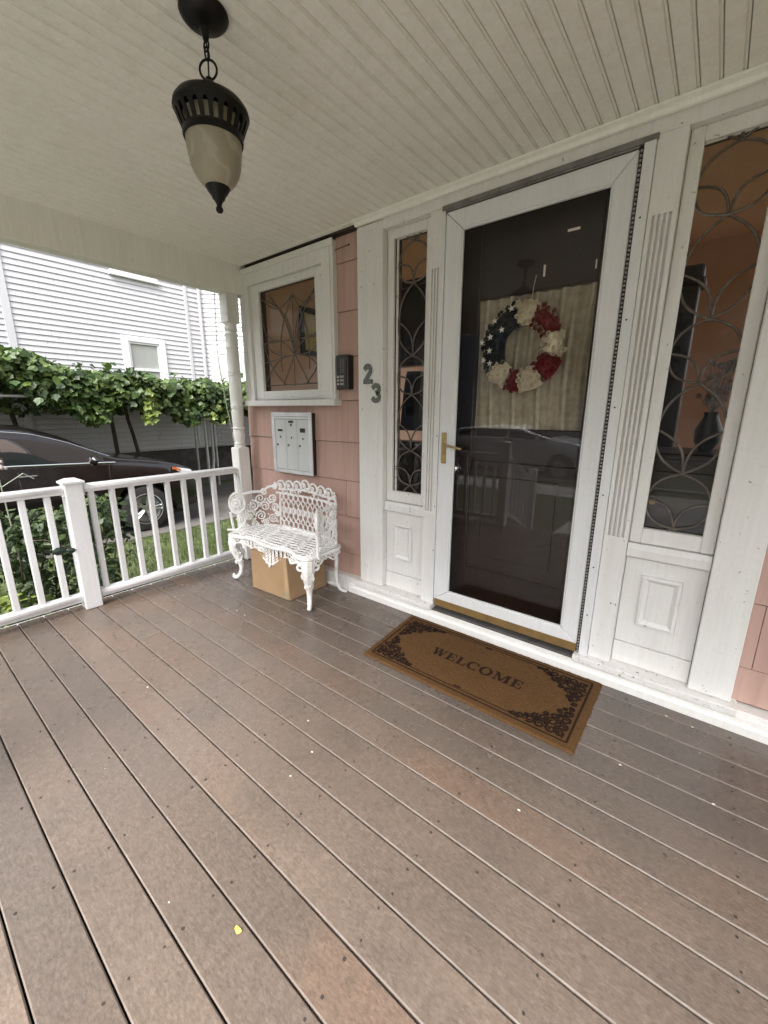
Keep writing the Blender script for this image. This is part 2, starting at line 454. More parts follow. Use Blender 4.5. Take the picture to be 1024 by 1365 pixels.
def bx(*a): return MB().box(*a)

# ------------------------------------------------------------------ ground
tag(part('lawn', MB().grid(lambda u, v: (-150 + 300 * u, -150 + 300 * v, -.40), 30, 30), SOIL, None), kind='structure')
tag(part('driveway', bx(-9.55, -6.0, -.45, -6.25, 9.0, -.375), CONC, None, .01), kind='structure')
tag(part('street', bx(-80, -13.6, -.9, 80, -6.9, -.47 + .01), ASPH, None), kind='structure')
tag(part('street_line', bx(-80, -10.3, -.459, 80, -10.2, -.456), LINE, None), kind='structure')
kerb = part('pavement', MB().box(-80, -6.9, -.6, 80, -6.72, -.35).box(-80, -6.0, -.5, 80, -4.7, -.385), WALK, None, .01); tag(kerb, kind='structure')
tag(part('far_pavement', bx(-80, -15.2, -.6, 80, -13.6, -.36), WALK, None, .01), kind='structure')
tag(part('front_path', bx(-1.7, -4.7, -.5, .6, -1.45, -.385), FRONTC, None), kind='structure')

# ------------------------------------------------------------------ porch floor
PITCH = .1417; J0 = .1385
XL, XR, YF, YB = -3.49, 2.6, J0 - 4 * PITCH, 2.24
floor = part('porch_floor', MB().box(XL + .02, YF + .02, -.2, XR - .02, YB - .005, -.026), DARK, None)
tag(floor, kind='structure')
def board_mesh(w, L):
    h = w / 2 - .0024; c = .0034
    poly = [(-h, -.024), (h, -.024), (h, -c), (h - c, 0), (-h + c, 0), (-h, -c)]
    mb = MB(); k = 6
    vs = [(-L / 2, p[0], p[1]) for p in poly] + [(L / 2, p[0], p[1]) for p in poly]
    mb.add(vs, [tuple(range(k)), tuple(range(2 * k - 1, k - 1, -1))])
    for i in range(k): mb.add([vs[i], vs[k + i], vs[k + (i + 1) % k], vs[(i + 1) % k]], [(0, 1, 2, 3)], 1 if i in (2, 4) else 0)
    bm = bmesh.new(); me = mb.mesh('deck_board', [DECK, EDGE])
    bm.from_mesh(me); bmesh.ops.remove_doubles(bm, verts=bm.verts, dist=1e-5); bmesh.ops.recalc_face_normals(bm, faces=bm.faces)
    bm.to_mesh(me); bm.free(); return me
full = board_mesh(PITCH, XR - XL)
k = 0; y = YF
last = None
while y < YB - .02:
    if y + PITCH > YB:
        w = YB - .004 - y
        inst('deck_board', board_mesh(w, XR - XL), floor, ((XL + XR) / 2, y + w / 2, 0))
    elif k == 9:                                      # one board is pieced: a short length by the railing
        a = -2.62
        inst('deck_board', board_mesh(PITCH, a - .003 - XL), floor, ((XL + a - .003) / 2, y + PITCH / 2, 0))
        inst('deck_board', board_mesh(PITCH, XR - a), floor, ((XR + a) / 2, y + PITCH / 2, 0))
    else:
        inst('deck_board', full, floor, ((XL + XR) / 2, y + PITCH / 2, rnd.uniform(-.0008, .0008)))
    y += PITCH; k += 1
sc = MB()
jx = -.956 - 6 * .4045
while jx < XR - .1:
    for q in range(-3, 15):
        for e in (.027, PITCH - .027):
            yy = J0 + q * PITCH + e
            if yy > 2.18 or rnd.random() < .04: continue
            x = jx + rnd.uniform(-.006, .006); r = rnd.uniform(.0030, .0046)
            sc.lathe([(r, .0004), (r, .0016)], 7, (x, yy + rnd.uniform(-.004, .004), 0))
    jx += .4045
part('screw', sc, SCREW, floor, kind='stuff')
part('rim_joist', MB().box(XL - .02, YF - .02, -.24, XR + .02, YF + .0, -.004).box(XL - .02, YF, -.24, XL + .018, YB, -.004), W_OLD, floor, .003)
part('lattice_skirt', MB().box(XL + .02, YF + .05, -.42, XR, YF + .07, -.2).box(XL + .02, YF + .07, -.42, XL + .04, YB, -.2), DARK, floor)

# ------------------------------------------------------------------ porch ceiling
CZ = 2.58
ceil = part('porch_ceiling', MB().box(-3.48, -.5, CZ + .012, 2.75, 2.42, 2.95), GROOVE, None); tag(ceil, kind='structure')
def cboard():
    w = .0649; e = .0045
    # flat face with a bead along one edge
    poly = [(-w / 2, .012), (-w / 2, .004), (-w / 2 + .002, 0), (w / 2 - .0125, 0), (w / 2 - .0105, .0058), (w / 2 - .0085, .0058), (w / 2 - .006, .0008), (w / 2 - .002, .0025), (w / 2, .012)]
    return MB().prism(poly, -.46, 2.235, 'Y').mesh('ceiling_board', CEIL)
cme = cboard()
gx = -.105 - .0664 * 49
while gx < 2.7:
    inst('ceiling_board', cme, ceil, (gx + .0332, 0, CZ + rnd.uniform(0, .0012)))
    gx += .0664
part('wall_moulding', MB().prism([(2.237, CZ - .0), (2.195, CZ - .0), (2.197, CZ - .008), (2.215, CZ - .016), (2.222, CZ - .032), (2.237, CZ - .034)], -2.014, 2.6, 'X').prism([(2.240, CZ - .0), (2.205, CZ - .0), (2.207, CZ - .006), (2.240, CZ - .010)], -3.33, -2.0145, 'X'), CEIL, ceil, .001)
beam = part('side_beam', MB().box(-3.455, -.46, 2.355, -3.338, 2.30, CZ + .06).box(-3.475, -.46, 2.40, -3.455, 2.30, 2.62), white_paint('beam_paint', (.84, .83, .79), .35), ceil, .004)
part('front_beam', bx(-3.455, -.50, 2.33, 2.72, -.385, 2.62), CEIL, ceil, .004)
part('porch_roof', MB().prism([(-.75, 2.70), (-.75, 2.78), (2.6, 3.5), (2.6, 3.3)], -3.6, 2.9, 'X'), ROOF, ceil)

# ------------------------------------------------------------------ the house wall with everything fixed in it
house = thing('house', 'pink shingled house wall with white door surround and leaded windows', 'house', (-.8, 2.3, 0))
wy0, wy1 = 2.31, 2.355
def holes(mb, y0, y1, z0, z1, x0, x1, hs):
    x = x0
    for (a, b, lo, hi) in hs:
        mb.box(x, y0, z0, a, y1, z1); mb.box(a, y0, z0, b, y1, lo); mb.box(a, y0, hi, b, y1, z1); x = b
    mb.box(x, y0, z0, x1, y1, z1)
HOLES = [(-3.16, -2.415, 1.555, 2.37), (-1.73, -1.475, .84, 2.445), (-1.33, -.42, .07, 2.42), (-.235, .055, .84, 2.445)]
mb = MB(); holes(mb, wy0, wy1, -.3, 2.95, -3.45, 4.6, HOLES)
wall = part('wall', mb, simple('sheathing', (.06, .035, .028), None, rough=.9), house)
part('side_wall', MB().box(-3.45, 2.425, -.4, -3.33, 7, 6.5).box(-3.45, 2.31, 2.96, 4.6, 2.355, 6.5).box(-3.45, 2.31, -.4, 4.6, 2.4, -.31), PINK, house)
def shingle(w, h):
    g = .0013
    mb = MB().prism([(-.019, .0022), (-.0175, .0005), (0, 0), (0, h), (-.012, h)], -w / 2 + g, w / 2 - g, 'X')
    return mb.mesh('shingle', PINK)
ROWS = [.105, .277, .587, .872, 1.168, 1.473, 1.779, 2.081, 2.392, 2.56]
def shingles(x0, x1, r0, r1, off, wdt=.61):
    for r in range(r0, r1):
        z0, z1 = ROWS[r] + .0028, ROWS[r + 1] - .0012
        x = x0 - ((off + .37 * r) % 1) * wdt
        while x < x1 - .001:
            a, b = max(x, x0), min(x + wdt, x1)
            if b - a > .015:
                inst('shingle', shingle(b - a, z1 - z0), wall, ((a + b) / 2, wy0 - .0005 - rnd.uniform(0, .0015), z0))
            x += wdt
shingles(-3.445, -2.02, 0, 5, .22)
shingles(-3.445, -3.37, 5, 9, 0)
shingles(-2.262, -2.02, 5, 9, .4)
shingles(.238, 2.6, 0, 9, .55)
# baseboard / skirt strip, sill with peeling paint
part('skirt_board', bx(-3.33, 2.225, .001, -2.02, 2.309, .108), W_TRIM, house, .004)
part('skirt_board', bx(.25, 2.225, .001, 2.6, 2.309, .098), W_TRIM, house, .004)
part('skirt_moulding', MB().prism([(2.197, .001), (2.197, .040), (2.205, .052), (2.207, .068), (2.224, .074), (2.224, .001)], -2.10, 2.6, 'X')
     .prism([(2.200, .001), (2.200, .014), (2.212, .022), (2.224, .022), (2.224, .001)], -3.33, -2.10, 'X'), W_TRIM, house)
part('door_sill', bx(-2.035, 2.196, .076, -1.345, 2.309, .113), W_PEEL, house, .005, segs=2)
part('door_sill', bx(-.43, 2.196, .076, .262, 2.309, .113), W_PEEL, house, .005, segs=2)
part('threshold', MB().box(-1.343, 2.225, .06, -.432, 2.42, .088), THRESH, house, .004)
# pilasters and casings
def flutes(mb, x0, x1, zs0, zs1, y, n):
    pass
part('pilaster', MB().box(-2.012, 2.24, .115, -1.795, 2.309, 2.545), W_OLD, house, .004)
part('pilaster', MB().box(.078, 2.24, .115, .238, 2.309, 2.545), W_OLD, house, .004)
def fluted(x0, x1, n, z0, z1):
    """casing board with n round-bottomed flutes cut between z0 and z1"""
    mb = MB(); y = 2.24; w = x1 - x0
    mb.box(x0, y, .115, x1, 2.309, z0); mb.box(x0, y, z1, x1, 2.309, 2.49)
    pts = [(x0, 2.309), (x0, y)]
    mar = .012; fw = (w - 2 * mar) / n
    for i in range(n):
        a = x0 + mar + i * fw
        for t in range(7):
            an = PI * t / 6
            pts.append((a + fw / 2 - (fw / 2 - .004) * math.cos(an), y + .017 * math.sin(an)))
    pts += [(x1, y), (x1, 2.309)]
    kk = len(pts)
    vs = [(p[0], p[1], z0) for p in pts] + [(p[0], p[1], z1) for p in pts]
    mb.add(vs, [tuple(range(kk)), tuple(range(2 * kk - 1, kk - 1, -1))] + [(i, kk + i, kk + (i + 1) % kk, (i + 1) % kk) for i in range(kk)])
    return mb
part('casing', fluted(-.362, -.258, 4, .80, 2.20), W_OLD, house)
part('casing', fluted(-1.447, -1.366, 3, .76, 2.20), W_OLD, house)
part('header', MB().box(-1.795, 2.243, 2.492, .078, 2.309, 2.552), W_OLD, house, .003)
part('crown', MB().prism([(2.309, 2.553), (2.222, 2.553), (2.228, 2.562), (2.238, 2.566), (2.238, 2.579), (2.309, 2.579)], -2.012, 2.6, 'X'), CEIL, house)

def frame(mb, x0, x1, z0, z1, w, y0, y1, wb=None, wt=None):
    wb = w if wb is None else wb; wt = w if wt is None else wt
    mb.box(x0, y0, z0, x0 + w, y1, z1); mb.box(x1 - w, y0, z0, x1, y1, z1)
    mb.box(x0 + w, y0 + .0005, z0, x1 - w, y1, z0 + wb); mb.box(x0 + w, y0 + .0005, z1 - wt, x1 - w, y1, z1); return mb

def arc_pts(a, b, sag, n=9):
    a = Vector(a); b = Vector(b); d = b - a; nrm = Vector((-d.y, d.x)).normalized()
    return [a + d * (i / n) + nrm * sag * math.sin(PI * i / n) for i in range(n + 1)]

def sidelight(x0, x1, gx0, gx1, nodes, px0, px1):
    sl = part('sidelight', frame(MB(), x0, x1, .775, 2.492, .05, 2.285, 2.309, .075, .055), W_OLD, house, .004)
    part('pane', MB().add([(gx0 - .01, 2.318, .845), (gx1 + .01, 2.318, .845), (gx1 + .01, 2.318, 2.44), (gx0 - .01, 2.318, 2.44)], [(0, 1, 2, 3)]), PANE, sl, fix=False)
    cm = MB(); cx = (gx0 + gx1) / 2; hw = (gx1 - gx0) / 2 - .004
    for i in range(len(nodes) - 1):
        za, zb = nodes[i], nodes[i + 1]; zm = (za + zb) / 2; wide = za - zb > .32
        for sx in (-1, 1):
            for (p, q, up) in (((cx, za), (cx + sx * hw, zm), 1), ((cx + sx * hw, zm), (cx, zb), -1)):
                for sgn in ((-1, 1) if up < 0 else (sx,)):
                    cm.tube([(a.x, 2.310, a.y) for a in arc_pts(p, q, sgn * (.042 if up < 0 else .030)) if .84 < a.y < 2.45], .0056, 6)
    for zc in nodes[1:-1]: cm.sphere((cx, 2.309, zc), .008, 6)
    part('came', cm, LEAD, sl, smooth=True)
    part('putty', frame(MB(), gx0 - .012, gx1 + .012, .838, 2.447, .012, 2.306, 2.316), W_PEEL, sl)
    part('ledge', MB().prism([(2.309, .705), (2.262, .705), (2.262, .745), (2.270, .772), (2.309, .772)], x0, x1, 'X'), W_OLD, house, .002)
    bp = part('bottom_panel', bx(x0, 2.292, .232, x1, 2.309, .704), W_OLD, house, .002)
    pm = MB()
    pz0, pz1 = .345, .617
    for k_, (ins, yy) in enumerate(((0, 2.284), (.014, 2.279), (.03, 2.287))):
        pass
    def ring(a, b, ya, yb):
        A = [(px0 + a, ya, pz0 + a), (px1 - a, ya, pz0 + a), (px1 - a, ya, pz1 - a), (px0 + a, ya, pz1 - a)]
        B = [(px0 + b, yb, pz0 + b), (px1 - b, yb, pz0 + b), (px1 - b, yb, pz1 - b), (px0 + b, yb, pz1 - b)]
        pm.add(A + B, [(i, (i + 1) % 4, 4 + (i + 1) % 4, 4 + i) for i in range(4)])
    ring(0, .003, 2.2915, 2.276); ring(.003, .016, 2.276, 2.274); ring(.016, .034, 2.274, 2.288); ring(.034, .036, 2.288, 2.284)
    pm.add([(px0 + .036, 2.284, pz0 + .036), (px1 - .036, 2.284, pz0 + .036), (px1 - .036, 2.284, pz1 - .036), (px0 + .036, 2.284, pz1 - .036)], [(0, 1, 2, 3)])
    part('raised_moulding', pm, W_OLD, bp)
    part('plinth', bx(x0, 2.284, .115, x1, 2.309, .229), W_OLD, house, .002)
sidelight(-1.793, -1.449, -1.722, -1.487, [2.77, 2.409, 2.176, 1.748, 1.506, 1.138, .90, .52], -1.722, -1.562)
sidelight(-.256, .076, -.222, .042, [2.80, 2.415, 2.163, 1.779, 1.522, 1.124, .864, .50], -.176, -.010)

# small leaded window
win = part('window', frame(MB(), -3.385, -2.252, 1.488, 2.543, .115, 2.255, 2.309, .0, .125), W_TRIM, house, .004)
part('casing_moulding', MB().box(-3.395, 2.240, 2.505, -2.242, 2.2548, 2.548).box(-3.352, 2.247, 1.488, -3.325, 2.2548, 2.50).box(-2.30, 2.247, 1.488, -2.275, 2.2548, 2.50), W_TRIM, win, .003)
part('sash', frame(MB(), -3.268, -2.368, 1.490, 2.416, .105, 2.281, 2.309, .075, .055), W_OLD, win, .004)
part('sill', MB().box(-3.372, 2.215, 1.440, -2.232, 2.309, 1.487), W_TRIM, win, .004)
part('pane', MB().add([(-3.17, 2.318, 1.55), (-2.40, 2.318, 1.55), (-2.40, 2.318, 2.375), (-3.17, 2.318, 2.375)], [(0, 1, 2, 3)]), PANE, win, fix=False)
cm = MB()
def came2(p, q, sag, n=12): cm.tube([(a.x, 2.310, a.y) for a in arc_pts(p, q, sag, n)], .0048, 5)
wc = (-2.775, 1.60); mid = (-2.76, 1.845)
came2((-3.155, 1.957), (-2.418, 1.957), .0)
came2((-3.155, 1.612), (-2.418, 1.612), .0); came2(wc, (-2.76, 2.29), .0)
for sx in (-1, 1):
    e = -3.155 if sx < 0 else -2.418
    came2((-2.76, 2.29), (e, 2.31), sx * -.09); came2((-2.76, 2.29), (-2.76 + sx * .17, 1.72), sx * .07)
    came2(mid, (e, 2.30), sx * .12); came2(mid, (-2.76 + sx * .30, 2.33), sx * .05)
    came2(mid, (e, 1.957), sx * -.05); came2(mid, (e, 1.80), 0); came2(mid, (e, 1.64), sx * .06)
    came2(mid, (-2.76 + sx * .16, 1.612), 0); came2(mid, (e, 1.957), sx * .06)
    came2((e, 1.957), (-2.76 + sx * .12, 1.612), sx * .05); came2((e, 2.2), (-2.76 + sx * .19, 1.957), sx * .08)
part('came', cm, LEAD, win, smooth=True)

# storm door
sd_ = part('storm_door', MB(), W_DOOR, house)
def mitred(mb, x0, x1, z0, z1, wl_, wr, wb, wt, y0, y1):
    o = [(x0, z0), (x1, z0), (x1, z1), (x0, z1)]; i = [(x0 + wl_, z0 + wb), (x1 - wr, z0 + wb), (x1 - wr, z1 - wt), (x0 + wl_, z1 - wt)]
    for k_ in range(4):
        q = [o[k_], o[(k_ + 1) % 4], i[(k_ + 1) % 4], i[k_]]
        e = .0006
        cx_, cz_ = sum(p[0] for p in q) / 4, sum(p[1] for p in q) / 4
        q = [(p[0] + (cx_ - p[0]) * e * 3, p[1] + (cz_ - p[1]) * e * 3) for p in q]
        mb.prism(q, y0, y1, 'Y')
    return mb
mb = mitred(MB(), -1.344, -.424, .158, 2.464, .100, .088, .066, .095, 2.240, 2.278)
sd_.data = mb.mesh('storm_door', W_DOOR, root_loc(sd_), .004)
part('pane', MB().add([(-1.248, 2.262, .22), (-.506, 2.262, .22), (-.506, 2.262, 2.372), (-1.248, 2.262, 2.372)], [(0, 1, 2, 3)]), STORM, sd_, fix=False)
part('glazing_bead', mitred(MB(), -1.246, -.510, .222, 2.371, .010, .010, .010, .012, 2.247, 2.262), W_DOOR, sd_, .002)
part('sweep', MB().box(-1.343, 2.244, .106, -.424, 2.272, .157), SWEEP, sd_, .003)
part('hinge_rail', MB().box(-.407, 2.228, .113, -.364, 2.250, 2.474), W_DOOR, sd_, .002)
part('weather_strip', MB().box(-1.3445, 2.262, .113, -1.3435, 2.29, 2.466).box(-.4235, 2.264, .113, -.3665, 2.29, 2.466).box(-.4238, 2.2385, .113, -.4075, 2.2635, 2.466), DARK, sd_)
part('head_gap', bx(-1.344, 2.2395, 2.4645, -.424, 2.262, 2.4658), DARK, sd_)
hm = MB(); z = .12
while z < 2.455:
    hm.lathe([(.0048, z), (.0048, z + .0085)], 8, (-.4157, 2.2355, 0)); z += .0175
part('piano_hinge', hm, simple('hinge_steel', (.42, .41, .40), (.22, .21, .20), 120, .4, .2), sd_)
part('latch_rail', MB().box(-1.366, 2.236, .113, -1.3465, 2.262, 2.474), W_DOOR, sd_, .002)
part('head_rail', MB().box(-1.366, 2.230, 2.474, -.358, 2.262, 2.497).box(-1.346, 2.2335, 2.4655, -.424, 2.262, 2.4735), simple('grey_metal_rail', (.22, .21, .20), (.12, .115, .11), 12, .5), sd_, .002)
part('rail_screw', MB().sphere((-.388, 2.228, .35), .004).sphere((-.388, 2.228, .62), .004).sphere((-.388, 2.228, 1.0), .004).sphere((-.388, 2.228, 1.42), .004).sphere((-.388, 2.228, 1.8), .004).sphere((-.388, 2.228, 2.2), .004)
     .sphere((-1.356, 2.236, .5), .004).sphere((-1.356, 2.236, .8), .004).sphere((-1.356, 2.236, 1.25), .004), SCREW, sd_)
hb = MB().box(-1.320, 2.2325, 1.084, -1.288, 2.2405, 1.272)
hb.lathe([(.012, 2.222), (.014, 2.2325)], 10, (-1.303, 0, 1.2), axis='Y').tube([(-1.303, 2.218, 1.2), (-1.285, 2.205, 1.198), (-1.25, 2.198, 1.196), (-1.20, 2.197, 1.188), (-1.165, 2.199, 1.183)], [.008, .008, .007, .0075, .006], 8)
hb.lathe([(.006, 2.2305), (.006, 2.2325)], 8, (-1.303, 0, 1.115), axis='Y')
part('handle', hb, BRASS, sd_, .0015, smooth=True)
part('glass_scratch', MB().box(-.69, 2.2600, 2.225, -.635, 2.2612, 2.236).box(-.789, 2.2600, 2.052, -.779, 2.2612, 2.104).box(-.551, 2.2600, 2.044, -.545, 2.2612, 2.082), PALE, sd_)

# front door behind the storm door
fd = part('front_door', frame(MB(), -1.33, -.42, .09, 2.42, .14, 2.375, 2.42, .30, .40), WOOD, house, .004)
part('lower_panel', MB().box(-1.19, 2.386, .39, -.56, 2.415, 1.10).box(-1.10, 2.379, .48, -.65, 2.386, 1.01), WOOD, fd, .004)
part('lock_rail', bx(-1.19, 2.3755, 1.1005, -.56, 2.42, 1.30), WOOD, fd, .004)
def curtain(u, v):
    x = -1.195 + .64 * u
    return (x, 2.408 + .011 * math.sin(u * 58 + 1.2 * math.sin(v * 4)) + .005 * math.sin(u * 27 + v * 3) - .004, 1.29 + .74 * v)
part('curtain', MB().grid(curtain, 140, 12), LACE, fd, smooth=True, fix=False)
part('pane', MB().add([(-1.195, 2.393, 1.295), (-.555, 2.393, 1.295), (-.555, 2.393, 2.025), (-1.195, 2.393, 2.025)], [(0, 1, 2, 3)]), PANE, fd, fix=False)
part('doorknob', MB().lathe([(.026, 2.374), (.026, 2.368), (.010, 2.364), (.010, 2.340), (.024, 2.330), (.026, 2.318), (.016, 2.308), (.001, 2.306)], 16, (-1.275, 0, 1.045), axis='Y'), CHROME, fd, smooth=True)

# hallway behind the leaded panes
hall = part('hallway', MB(), ROOMW, None); tag(hall, kind='structure')
mb = MB().box(-3.325, 2.36, .0, -3.29, 5.2, 2.9).box(2.4, 2.36, .0, 2.5, 2.9, 2.9).box(2.4, 2.9, .0, 2.5, 5.0, .3).box(2.4, 2.9, 2.75, 2.5, 5.0, 2.9).box(2.4, 5.0, 0, 2.5, 5.2, 2.9)
mb.box(-3.29, 5.1, 0, -3.0, 5.2, 2.9).box(-3.0, 5.1, 0, -.75, 5.2, .3).box(-3.0, 5.1, 2.8, -.75, 5.2, 2.9).box(-.75, 5.1, 0, .5, 5.2, 2.9).box(.5, 5.1, 0, 2.2, 5.2, .3).box(.5, 5.1, 2.8, 2.2, 5.2, 2.9).box(2.2, 5.1, 0, 2.4, 5.2, 2.9)  # unseen openings in back and side walls, added to light the room
mb.box(-3.325, 2.36, 2.9, 2.5, 5.2, 3.0)
hall.data = mb.mesh('hallway', ROOMW, (0, 0, 0))
part('room_floor', bx(-3.29, 2.36, -.02, 2.4, 5.1, .03), ROOMC, hall)
pf = thing('picture_frame', 'dark framed golden picture hanging inside behind the small leaded window', 'picture', (-3.28, 3.05, 2.15))
fm = MB()
for q in ((2.82, 1.93, 2.87, 2.37), (3.26, 1.93, 3.31, 2.37), (2.87, 1.93, 3.26, 1.98), (2.87, 2.32, 3.26, 2.37)): fm.box(-3.289, q[0], q[1], -3.262, q[2], q[3])
part('frame', fm, WOOD, pf, .004); part('mount', bx(-3.288, 2.87, 1.98, -3.272, 3.26, 2.32), CREAMT, pf)
ht = thing('hall_tree', 'dark wooden hall stand with hanging coat behind the narrow left sidelight', 'hall stand', (-2.36, 3.45, .03))
part('top_panel', MB().box(-2.72, 3.40, 1.86, -2.02, 3.50, 2.50).box(-2.76, 3.36, 2.50, -1.98, 3.52, 2.56).box(-2.74, 3.38, 1.82, -2.0, 3.51, 1.86), WOOD, ht, .006)
part('side_post', bx(-2.76, 3.42, .03, -2.72, 3.50, 1.8195), WOOD, ht, .004); part('side_post', bx(-2.02, 3.42, .03, -1.98, 3.50, 1.8195), WOOD, ht, .004)
part('bench_box', bx(-2.74, 3.25, .03, -2.0, 3.41, 1.12), WOOD, ht, .008)
part('coat', MB().grid(lambda u, v: (-2.30 + .17 * math.cos(PI * 1.2 * u - .3) * (.45 + .6 * (1 - v) ** .6) + .02 * math.sin(9 * u), 3.38 - .09 * math.sin(PI * u), 1.22 + .54 * v), 16, 10), NAVY, ht, smooth=True, fix=False)
npost = thing('newel_post', 'dark wooden newel post with carved cap behind the wide right sidelight', 'newel post', (-.25, 3.1, .03))
part('shaft', bx(-.31, 3.04, .03, -.19, 3.16, 2.08), WOOD, npost, .006)
part('cap', MB().box(-.335, 3.015, 2.08, -.165, 3.185, 2.12).box(-.32, 3.03, 2.12, -.18, 3.17, 2.19), WOOD, npost, .01)
part('handrail', MB().box(-1.9, 3.06, 1.05, -.31, 3.14, 1.12).box(-1.9, 3.06, .2, -.31, 3.14, .25), WOOD, npost, .01)
for i in range(11): part('spindle', MB().lathe([(.016, .25), (.022, .5), (.014, .62), (.022, .8), (.016, 1.05)], 8, (-1.8 + i * .14, 3.1, 0)), WOOD, npost)
fl = thing('dried_flowers', 'pale dried flowers in a dark vase behind the wide right sidelight', 'flowers', (-.03, 2.75, 1.20))
part('vase', MB().lathe([(.03, 1.201), (.055, 1.25), (.06, 1.31), (.03, 1.38), (.035, 1.40)], 14, (-.03, 2.75, 0)), BLACKP, fl, smooth=True)
fb = MB()
for i in range(46):
    a = rnd.uniform(0, 2 * PI); t = rnd.random() ** .6; c = (-.03 + .10 * t * math.cos(a), 2.75 + .1 * t * math.sin(a), 1.53 + rnd.uniform(-.09, .12))
    fb.sphere(c, rnd.uniform(.008, .02), 5); fb.tube([(-.03, 2.75, 1.39), c], .0015, 3)
part('bloom', fb, FLOWER, fl)
tbl = thing('added_chest', 'dark wooden chest added to blacken the right sidelight under the dried flowers', 'chest', (-.03, 2.75, .03))  # chest put in so the foot of the right pane stays dark
part('case', bx(-.48, 2.50, .06, .50, 2.95, 1.17), WOOD, tbl, .006)
part('top', bx(-.50, 2.48, 1.1705, .52, 2.96, 1.20), WOOD, tbl, .006)
for z_ in (.12, .46, .80):
    d_ = part('drawer', bx(-.45, 2.485, z_, .47, 2.4995, z_ + .31), WOOD, tbl, .005)
    part('drawer_knob', MB().lathe([(.016, 2.455), (.012, 2.484)], 10, (-.2, 0, z_ + .155), axis='Y').lathe([(.016, 2.455), (.012, 2.484)], 10, (.22, 0, z_ + .155), axis='Y'), BRASS, d_)

# ------------------------------------------------------------------ turned porch post against the house
post = thing('porch_post', 'white turned porch post standing against the pink house corner', 'post', (-3.4, 2.165, 0))
part('base_block', bx(-3.461, 2.094, .003, -3.343, 2.212, 1.075), W_TRIM, post, .008)
part('top_block', MB().box(-3.458, 2.098, 2.1255, -3.344, 2.212, 2.354), W_TRIM, post, .006)
prof = [(.058, 1.0755), (.060, 1.09), (.048, 1.098), (.057, 1.108), (.050, 1.118), (.052, 1.14), (.060, 1.19), (.054, 1.225), (.050, 1.232), (.060, 1.240), (.060, 1.250), (.052, 1.258), (.054, 1.27), (.058, 1.34), (.058, 1.40), (.054, 1.412), (.061, 1.419), (.061, 1.426), (.055, 1.431), (.061, 1.437), (.061, 1.444), (.056, 1.452), (.059, 1.5), (.060, 1.6), (.058, 1.68),
        (.055, 1.69), (.061, 1.697), (.061, 1.704), (.055, 1.712), (.061, 1.722), (.061, 1.732), (.056, 1.742), (.057, 1.80), (.056, 1.92), (.060, 1.928), (.060, 1.938), (.054, 1.948), (.058, 1.99), (.056, 2.022), (.062, 2.03), (.062, 2.042), (.052, 2.052), (.050, 2.062), (.060, 2.075), (.060, 2.085), (.052, 2.095), (.056, 2.11), (.060, 2.125)]
part('turned_shaft', MB().lathe([(r_ * .90, z_) for r_, z_ in prof], 28, (-3.402, 2.155, 0)), W_TRIM, post, smooth=True)
part('nail', MB().sphere((-3.362, 2.0975, 2.19), .004), SCREW, post)

# ------------------------------------------------------------------ railings
RX = -3.4
def rail_profile(c, z0, z1, w, axis_from, axis_to, axis):
    h = z1 - z0
    poly = [(-w * .36, z0), (w * .36, z0), (w * .40, z0 + h * .30), (w * .5, z0 + h * .42), (w * .5, z0 + h * .80), (w * .34, z1), (-w * .34, z1), (-w * .5, z0 + h * .80), (-w * .5, z0 + h * .42), (-w * .40, z0 + h * .30)]
    return MB().prism([(p[0] + c, p[1]) for p in poly], axis_from, axis_to, axis)
BAL = MB().box(-.0175, -.0175, 0, .0175, .0175, .735).mesh('baluster', W_VINYL, (0, 0, 0), .003)
def newel(parent, x, y, z0=.002, h=.945, w=.105):
    n = part('newel', MB().box(x - w / 2, y - w / 2, z0, x + w / 2, y + w / 2, z0 + h - .03), W_VINYL, parent, .006, segs=2)
    c = w / 2 + .012; zt = z0 + h - .031
    cap = MB().box(x - c, y - c, zt, x + c, y + c, zt + .016)
    cap.add([(x - c + .006, y - c + .006, zt + .016), (x + c - .006, y - c + .006, zt + .016), (x + c - .006, y + c - .006, zt + .016), (x - c + .006, y + c - .006, zt + .016), (x - .03, y - .03, zt + .033), (x + .03, y - .03, zt + .033), (x + .03, y + .03, zt + .033), (x - .03, y + .03, zt + .033)],
            [(0, 1, 5, 4), (1, 2, 6, 5), (2, 3, 7, 6), (3, 0, 4, 7), (4, 5, 6, 7)])
    part('newel_cap', cap, W_VINYL, n, .002)
    return n
lr = thing('porch_railing', 'white square-baluster railing along the left edge of the porch', 'railing', (RX, .83, 0))
NY = .835
newel(lr, RX, NY)
for (a, b) in ((NY + .0535, 2.091), (-.26, NY - .0535)):
    part('top_rail', rail_profile(RX, .845, .902, .072, a, b, 'Y'), W_VINYL, lr, .002, smooth=True)
    part('bottom_rail', rail_profile(RX, .058, .121, .062, a, b, 'Y'), W_VINYL, lr, .002, smooth=True)
    part('rail_bracket', MB().box(RX - .03, a, .83, RX + .03, a + .012, .8445).box(RX - .03, b - .012, .83, RX + .03, b, .8445).box(RX - .03, a + .001, .046, RX + .03, a + .013, .0575), W_VINYL, lr, .002)
for i in range(8): inst('baluster', BAL, lr, (RX, .939 + i * .1316, .1155))
for i in range(7): inst('baluster', BAL, lr, (RX, .689 - i * .132, .1155))

